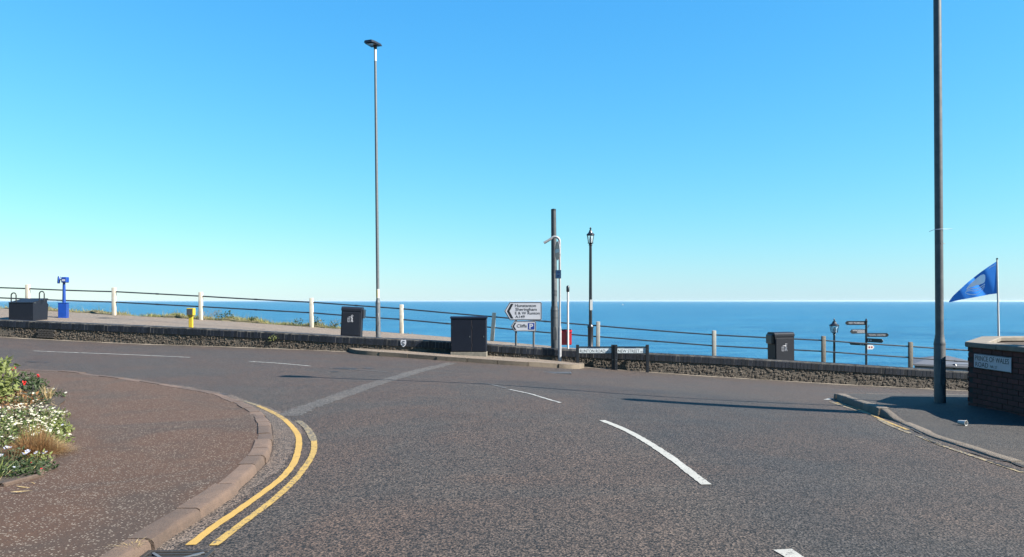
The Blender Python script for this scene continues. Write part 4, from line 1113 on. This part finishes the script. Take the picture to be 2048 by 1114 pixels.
# ================================================================== VEGETATION
def blade(mb, base, tip, w, bend, segs=3):
    b = Vector(base); t_ = Vector(tip); d = t_-b
    s = d.cross(Vector((0, 0, 1)))
    if s.length < 1e-4: s = Vector((1, 0, 0))
    s = s.normalized(); ang = random.uniform(0, 3.14); s = (s*math.cos(ang)+Vector((0, 0, 1)).cross(s)*math.sin(ang)).normalized()
    vs = []
    for i in range(segs+1):
        f_ = i/segs; p_ = b+d*f_+Vector(bend)*math.sin(f_*math.pi*.5)*f_
        ww = w*(1-f_)**.7
        if i < segs: vs += [p_-s*ww/2, p_+s*ww/2]
        else: vs.append(p_)
    fs = [(2*i, 2*i+1, 2*i+3, 2*i+2) for i in range(segs-1)]+[(2*segs-2, 2*segs-1, 2*segs)]
    mb.add(vs, fs)
def leaf(mb, c, n, up, L, W):
    n = Vector(n).normalized(); u = Vector(up); u = (u-n*u.dot(n))
    u = u.normalized() if u.length > 1e-4 else n.orthogonal().normalized()
    s = n.cross(u); c = Vector(c)
    mb.add([c, c+u*L*.35+s*W/2-n*W*.1, c+u*L, c+u*L*.35-s*W/2-n*W*.1, c+u*L*.4+n*W*.08], [(0, 1, 4), (1, 2, 4), (2, 3, 4), (3, 0, 4)])
def rv(): 
    v = Vector((random.gauss(0, 1), random.gauss(0, 1), random.gauss(0, 1))); return v.normalized()
# cliff-edge grass (beyond counting)
mb = MB(); mb2 = MB()
for i in range(15000):
    x = random.uniform(-30, -4.0)
    dens = 1-float(sm(-8.5, -5, x))
    if x < -15.2: dens *= .35
    if random.random() > dens*.9+.02: continue
    d = random.uniform(.14, 1.3); clump = .5+.5*math.sin(x*1.7)*math.sin(x*.53+1)
    h = random.uniform(.04, .13)+.12*clump*random.random()
    if random.random() < .02: h += .22
    z = bank_z(x, d)-.02
    b = (x, Yf(x)+d, z)
    t_ = (x+random.gauss(0, .4)*h, b[1]+random.gauss(0, .3)*h, z+h)
    blade(mb if random.random() < .62 else mb2, b, t_, random.uniform(.010, .022), (random.gauss(0, .04), 0, -.02), 2)
build('cliff_edge_grass', mb, M_DRY, None, 0, 'stuff')
build('green_cliff_edge_grass', mb2, M_LEAFY, None, 0, 'stuff')
def weed(label, name, x, y, z, r, h, n, m, group=None, L=.10, flat=1.0):
    t = thing(name, label, 'plant', (x, y, z), 0, group)
    st = MB(); lf = MB()
    for i in range(max(5, n//12)):
        a = random.uniform(0, 6.28); q = random.uniform(.3, 1)
        tip = (math.cos(a)*r*q, math.sin(a)*r*q*flat, h*random.uniform(.5, 1))
        st.tube([(0, 0, -.02), (tip[0]*.4, tip[1]*.4, tip[2]*.6), tip], [.006, .005, .003], 5)
    for i in range(n):
        a = random.uniform(0, 6.28); q = math.sqrt(random.random()); zz = h*random.uniform(.1, 1)*(1-.5*q*q)
        leaf(lf, (math.cos(a)*r*q, math.sin(a)*r*q*flat, zz), rv()+Vector((0, 0, .6)), rv(), L*random.uniform(.6, 1.2), L*.5*random.uniform(.7, 1.2))
    build('stems', st, M_STEM, t); build('leaves', lf, m, t, 0)
    return t
gcl = 'leafy weeds growing at the cliff edge'
wlab = ['dark leafy weed just right of the white post by the yellow marker post', 'low dark weed next to the weed beside the yellow marker post', 'dark leafy weed left of the white post near the dark litter bin', 'dark leafy weed at the foot of the white post near the dark litter bin', 'spreading weed between that white post and the dark litter bin', 'small sparse weed in the grass midway between two white posts']
for wi, (px, py, r, h) in enumerate(((437, 640, .22, .42), (455, 643, .25, .34), (597, 656, .3, .38), (632, 658, .3, .36), (665, 660, .35, .34), (505, 650, .2, .2))):
    a = (px-1024)/F; Y = 30.55/(1+.06*a); x = a*Y
    weed(wlab[wi], 'cliff_edge_weed', x, Y, bank_z(x, .55)-.03, r, h, 60, M_LEAFD, gcl, .10)
def tall_stalks(label, px, py, n, h, m=M_STRAW):
    a = (px-1024)/F; Y = 30.35/(1+.06*a); x = a*Y; z = bank_z(x, .35)-.05
    t = thing('dry_stalks', label, 'plant', (x, Y, z), 0, None); mb = MB()
    for i in range(n):
        q = random.gauss(0, .22); hh = h*random.uniform(.5, 1)
        mb.tube([(q*.4, random.gauss(0, .05), 0), (q, random.gauss(0, .05), hh*.6), (q*1.8+random.gauss(0, .03), 0, hh)], [.006, .005, .003], 5)
        for j in range(4):
            s = random.uniform(.5, 1); leaf(mb, (q*(1+s*.8), 0, hh*s), rv(), (random.gauss(0, 1), 0, 1), .07, .02)
    build('stalks', mb, m, t, 0)
tall_stalks('pale dry stalks beside the white post nearest the yellow marker post', 415, 640, 12, .50)
tall_stalks('pale green stalks at the foot of the white post right of the tall lamp', 812, 667, 9, .46, M_LEAFY)
tall_stalks('thin dry stalks in the gap between the lamp and railing post', 785, 667, 4, .34)
tall_stalks('dry stalks growing beside the post left of the dark litter bin', 648, 657, 5, .45)
# weed in the retaining wall
p = at(547, 678, Yw(-7.8))
w_ = weed('small grey-green weed rooted in a crack of the retaining wall', 'wall_weed', p.x, Yw(p.x)-.02, p.z-.06, .20, .22, 70, M_LEAFY, None, .06, .5)

# ---- flower bed at the left edge of the pavement
def lp(px, py): return on(px, py, .11)
bedpx = [(-260, 985), (-60, 985), (0, 962), (55, 950), (92, 926), (112, 895), (118, 860), (122, 835), (128, 815), (118, 800), (132, 790), (98, 776), (84, 766), (62, 752), (40, 747), (-100, 741), (-420, 741)]
bed_poly = [Vector(lp(*q)) for q in bedpx]
bedz = lambda x, y: g(x, y, lh(x, y)+.012)
sheet('flower_bed', bed_poly, bedz, M_SOIL, None, .4)
def bz(x, y): return g(x, y, lh(x, y))
# stone edging pieces of the bed
ed = Curve(catmull([lp(*q) for q in bedpx[1:9]], 8)); bed = bpy.data.objects['flower_bed']
d = 0
while d < ed.L-.3:
    L = random.uniform(.28, .42); p_ = ed.at(d+L/2); q = ed.nrm(d+L/2)
    build('edging_stone', MB().box((p_.x, p_.y, bz(p_.x, p_.y)+.004), (L-.02, .035, .035), rz=math.atan2(-q.x, q.y), bev=.008), M_KERB, bed); d += L+random.uniform(0, .05)
def grass_tuft(name, label, x, y, n, r, h, m, droop=.5, w=.006, cat='plant'):
    t = thing(name, label, cat, (x, y, bz(x, y)-.01)); mb = MB()
    for i in range(n):
        a = random.uniform(0, 6.283); q = random.random()**(.42 if n > 400 else .7); bs = .12 if n > 400 else .06
        b = (math.cos(a)*bs*random.random(), math.sin(a)*bs*random.random(), 0)
        hh = h*random.uniform(.65, 1.05)*(1-.55*q*droop); rr = r*q*random.uniform(.8, 1.1)
        tip = (math.cos(a)*rr, math.sin(a)*rr, hh)
        blade(mb, b, tip, w*random.uniform(.7, 1.3), (math.cos(a)*rr*.25, math.sin(a)*rr*.25, -hh*droop*q*.9), 5)
    build('blades', mb, m, t, 0); return t
def flowering(name, label, x, y, rx, ry, h, nl, ml, nf, mf, fr=.03, L=.07, petals=7, centre=None, dome=.6):
    t = thing(name, label, 'plant', (x, y, bz(x, y)-.01)); lf = MB(); fl_ = MB(); st = MB(); ce = MB()
    for i in range(nl):
        a = random.uniform(0, 6.283); q = math.sqrt(random.random()); zt = h*(1-dome*q*q)
        z = zt*random.uniform(.12, .95)
        leaf(lf, (math.cos(a)*rx*q, math.sin(a)*ry*q, z), rv()+Vector((0, 0, .7)), rv(), L*random.uniform(.6, 1.3), L*.42*random.uniform(.7, 1.3))
    for i in range(max(8, nf//2)):
        a = random.uniform(0, 6.283); q = math.sqrt(random.random())
        st.tube([(math.cos(a)*rx*q*.5, math.sin(a)*ry*q*.5, 0), (math.cos(a)*rx*q, math.sin(a)*ry*q, h*(1-dome*q*q)*.9)], [.005, .003], 5)
    for i in range(nf):
        a = random.uniform(0, 6.283); q = math.sqrt(random.random()); z = h*(1-dome*q*q)*random.uniform(.9, 1.12)
        c = Vector((math.cos(a)*rx*q, math.sin(a)*ry*q, z)); n_ = (Vector((random.gauss(.1, .35), random.gauss(-.25, .35), 1))).normalized()
        u = n_.orthogonal().normalized(); s = n_.cross(u); r_ = fr*random.uniform(.75, 1.2)
        for k_ in range(petals):
            q0 = 6.283*k_/petals; d_ = u*math.cos(q0)+s*math.sin(q0); e_ = n_.cross(d_)
            pw = r_*2.2/petals
            fl_.add([c, c+d_*r_*.6+e_*pw, c+d_*r_+n_*r_*.12, c+d_*r_*.6-e_*pw], [(0, 1, 2, 3)])
        if centre: ce.lathe([(r_*.28, .0), (r_*.2, r_*.14)], 6, c+n_*.002)
    build('stems', st, M_STEM, t, 35, 'stuff'); build('leaves', lf, ml, t, 0)
    if nf: build('flowers', fl_, mf, t, 0, 'stuff')
    if centre and nf: build('flower_centres', ce, centre, t, 0, 'stuff')
    return t
# tall green shrub at the far left of the bed
x, y = lp(8, 800)
flowering('green_shrub', 'tall bright green leafy shrub at the back of the flower bed', x-.12, y, .24, .3, .80, 480, M_LEAFY, 0, M_PETW, L=.11, dome=.25)
x, y = lp(-70, 800)
flowering('green_shrub', 'rounded mid green shrub behind the tall bright shrub in the flower bed', x, y, .4, .4, .55, 420, M_LEAF, 0, M_PETW, L=.10, dome=.4)
# red-flowered plant
x, y = lp(38, 772)
flowering('red_flower_plant', 'dark green bushy plant with a few red flowers in the flower bed', x, y, .42, .40, .36, 700, M_LEAFD, 0, M_PETR, L=.07, dome=.5)
rp = bpy.data.objects['red_flower_plant']
for (u, v_, w_) in ((-.06, -.05, .40), (.34, 0, .27), (-.16, -.30, .25), (.28, -.30, .18)):
    f_ = MB()
    for k_ in range(9):
        n_ = rv(); leaf(f_, (u, v_, w_), n_+Vector((0, -.4, .5)), rv(), .045, .04)
    build('red_flower', f_, M_PETR, rp, 0)
x, y = lp(102, 783)
flowering('low_green_plant', 'low dark green plant spilling onto the pavement from the bed', x-.1, y, .34, .16, .16, 240, M_LEAFD, 8, M_PETW, .022, L=.05)
x, y = lp(95, 788)
grass_tuft('straw_tuft', 'small upright pale straw grass tuft beside the red-flowered plant', x, y, 42, .13, .27, M_STRAW, .1, .010)
x, y = lp(28, 795)
flowering('rust_leaved_plant', 'low rust and yellow leaved plant behind the white daisies', x, y, .42, .16, .22, 200, M_RUST, 8, M_STRAW, .03, L=.09)
# daisies
ds = [(5, 838, .42, .36, .30, 60), (58, 828, .40, .34, .27, 66), (92, 838, .24, .26, .18, 26), (30, 860, .46, .34, .26, 44), (84, 862, .28, .24, .18, 24), (-60, 850, .45, .45, .32, 30)]
lab = ['mound of white daisies filling the middle of the flower bed at the picture edge', 'mound of white daisies between the straw tuft and the brown grass', 'small spreading clump of white daisies at the pavement edge', 'broad low mound of white daisies directly behind the brown grass', 'sparse daisy clump beside the brown grass on the pavement edge', 'tall daisy mound deeper in the flower bed']
for (px, py, rx, ry, h, nf), l_ in zip(ds, lab):
    x, y = lp(px, py+20)
    flowering('daisy_plant', l_, x, y, rx, ry, h, 520, M_LEAF if nf > 40 else M_LEAFY, int(nf*2.0), M_PETW, .0135, L=.05, petals=8, centre=M_YELB)
# brown grass
x, y = lp(68, 903)
grass_tuft('brown_ornamental_grass', 'large drooping tuft of brown ornamental grass at the front of the bed', x, y, 2600, .34, .46, M_BROWN, .95, .0045)
x2, y2 = lp(92, 900)
grass_tuft('golden_grass_tuft', 'golden drooping grass tuft beside the brown ornamental grass', x2, y2+.03, 700, .26, .36, M_STRAW, .95, .0045)
# pansies and strap leaves
x, y = lp(18, 920)
flowering('pansy_plant', 'cluster of lilac and white pansies in front of the brown grass', x, y, .20, .16, .17, 160, M_LEAFD, 9, M_PETL, .024, L=.045, petals=5, centre=M_YELB)
x, y = lp(82, 918)
flowering('pansy_plant', 'single small white pansy plant beneath the brown grass', x, y, .12, .10, .12, 120, M_LEAFY, 3, M_PETL, .022, L=.04, petals=5, centre=M_YELB)
x, y = lp(40, 935)
flowering('low_bedding_plant', 'low dark bedding plant with tiny red buds at the bed edge', x, y, .26, .12, .09, 260, M_LEAFD, 2, M_PETR, .010, L=.035)
x, y = lp(-8, 948)
grass_tuft('strap_leaf_plant', 'yellow-green strap leaves arching at the near end of the bed', x, y, 26, .30, .30, M_LEAFY, .6, .022)
for (px, py, rx, ry, h, nl, ml, nf, mf, l_) in ((62, 800, .30, .22, .20, 260, M_LEAFD, 10, M_PETW, 'dark leafy filler plant between the straw tuft and rust leaves'), (14, 812, .36, .22, .26, 240, M_RUST, 10, M_STRAW, 'rust coloured leafy plant at the back of the daisies'),
        (104, 822, .22, .20, .13, 220, M_LEAFY, 16, M_PETW, 'low yellow-green plant at the pavement edge beside the daisies'), (108, 858, .20, .18, .11, 200, M_LEAFY, 6, M_PETL, 'low trailing plant on the pavement edge above the golden grass'),
        (8, 890, .34, .22, .20, 260, M_LEAF, 6, M_PETW, 'green bedding plant left of the brown grass'), (62, 930, .22, .12, .10, 240, M_LEAFD, 1, M_PETR, 'dark bedding plant under the front of the brown grass'), (10, 945, .30, .12, .10, 260, M_LEAFD, 4, M_PETL, 'dark bedding plant among the strap leaves')):
    x, y = lp(px, py); flowering('bedding_plant', l_, x, y, rx, ry, h, nl, ml, nf, mf, .016, L=.045)
# fallen leaves on the bed edge
for i, (px, py) in enumerate(((30, 966), (20, 978), (60, 958))):
    x, y = lp(px, py); mb = MB(); leaf(mb, (0, 0, .012), (random.gauss(0, .2), random.gauss(0, .2), 1), (1, .15*i, 0), .16, .022)
    o = build('fallen_leaf', mb, M_STRAW, None, 0); o.location = (x, y, bz(x, y)); tag(o, 'dry strap leaf fallen on the pavement beside the flower bed', 'leaf', 'dry leaves fallen by the flower bed')
# dry weed in the kerb joint by the drain
x, y = lp(262, 1079)
grass_tuft('kerb_weed', 'dry straw tuft growing in the kerb joint by the drain', x, y, 60, .12, .03, M_STRAW, .2, .004)

mb = MB(); bp = np.array([(p.x, p.y) for p in bed_poly])
cnt = 0
while cnt < 900:
    x = random.uniform(bp[:, 0].min()+4, bp[:, 0].max()); y = random.uniform(bp[:, 1].min(), bp[:, 1].max())
    if poly_sd(bed_poly, np.array([x]), np.array([y]))[0] > .04: continue
    cnt += 1; a_ = random.uniform(0, 6.28); L = random.uniform(.03, .14); z = bz(x, y)+.014
    blade(mb, (x, y, z), (x+math.cos(a_)*L, y+math.sin(a_)*L, z+random.uniform(0, .06)), random.uniform(.004, .012), (0, 0, .01), 2)
build('bed_litter', mb, M_STRAW, None, 0, 'stuff')

# ------------------------------------------------------------------ sea haze
hz = NT('haze'); hz.n.remove(hz.b); pvn = hz.new('ShaderNodeVolumePrincipled')
pvn.inputs['Color'].default_value = (.76, .90, 1, 1); pvn.inputs['Density'].default_value = 1.4e-5; pvn.inputs['Anisotropy'].default_value = .3
hz.link(pvn.outputs[0], hz.n['Material Output'].inputs['Volume'])
link('haze', MB().box((0, 49970, -3), (198000, 100100, 36)).mesh('haze'), hz.m, kind='stuff')
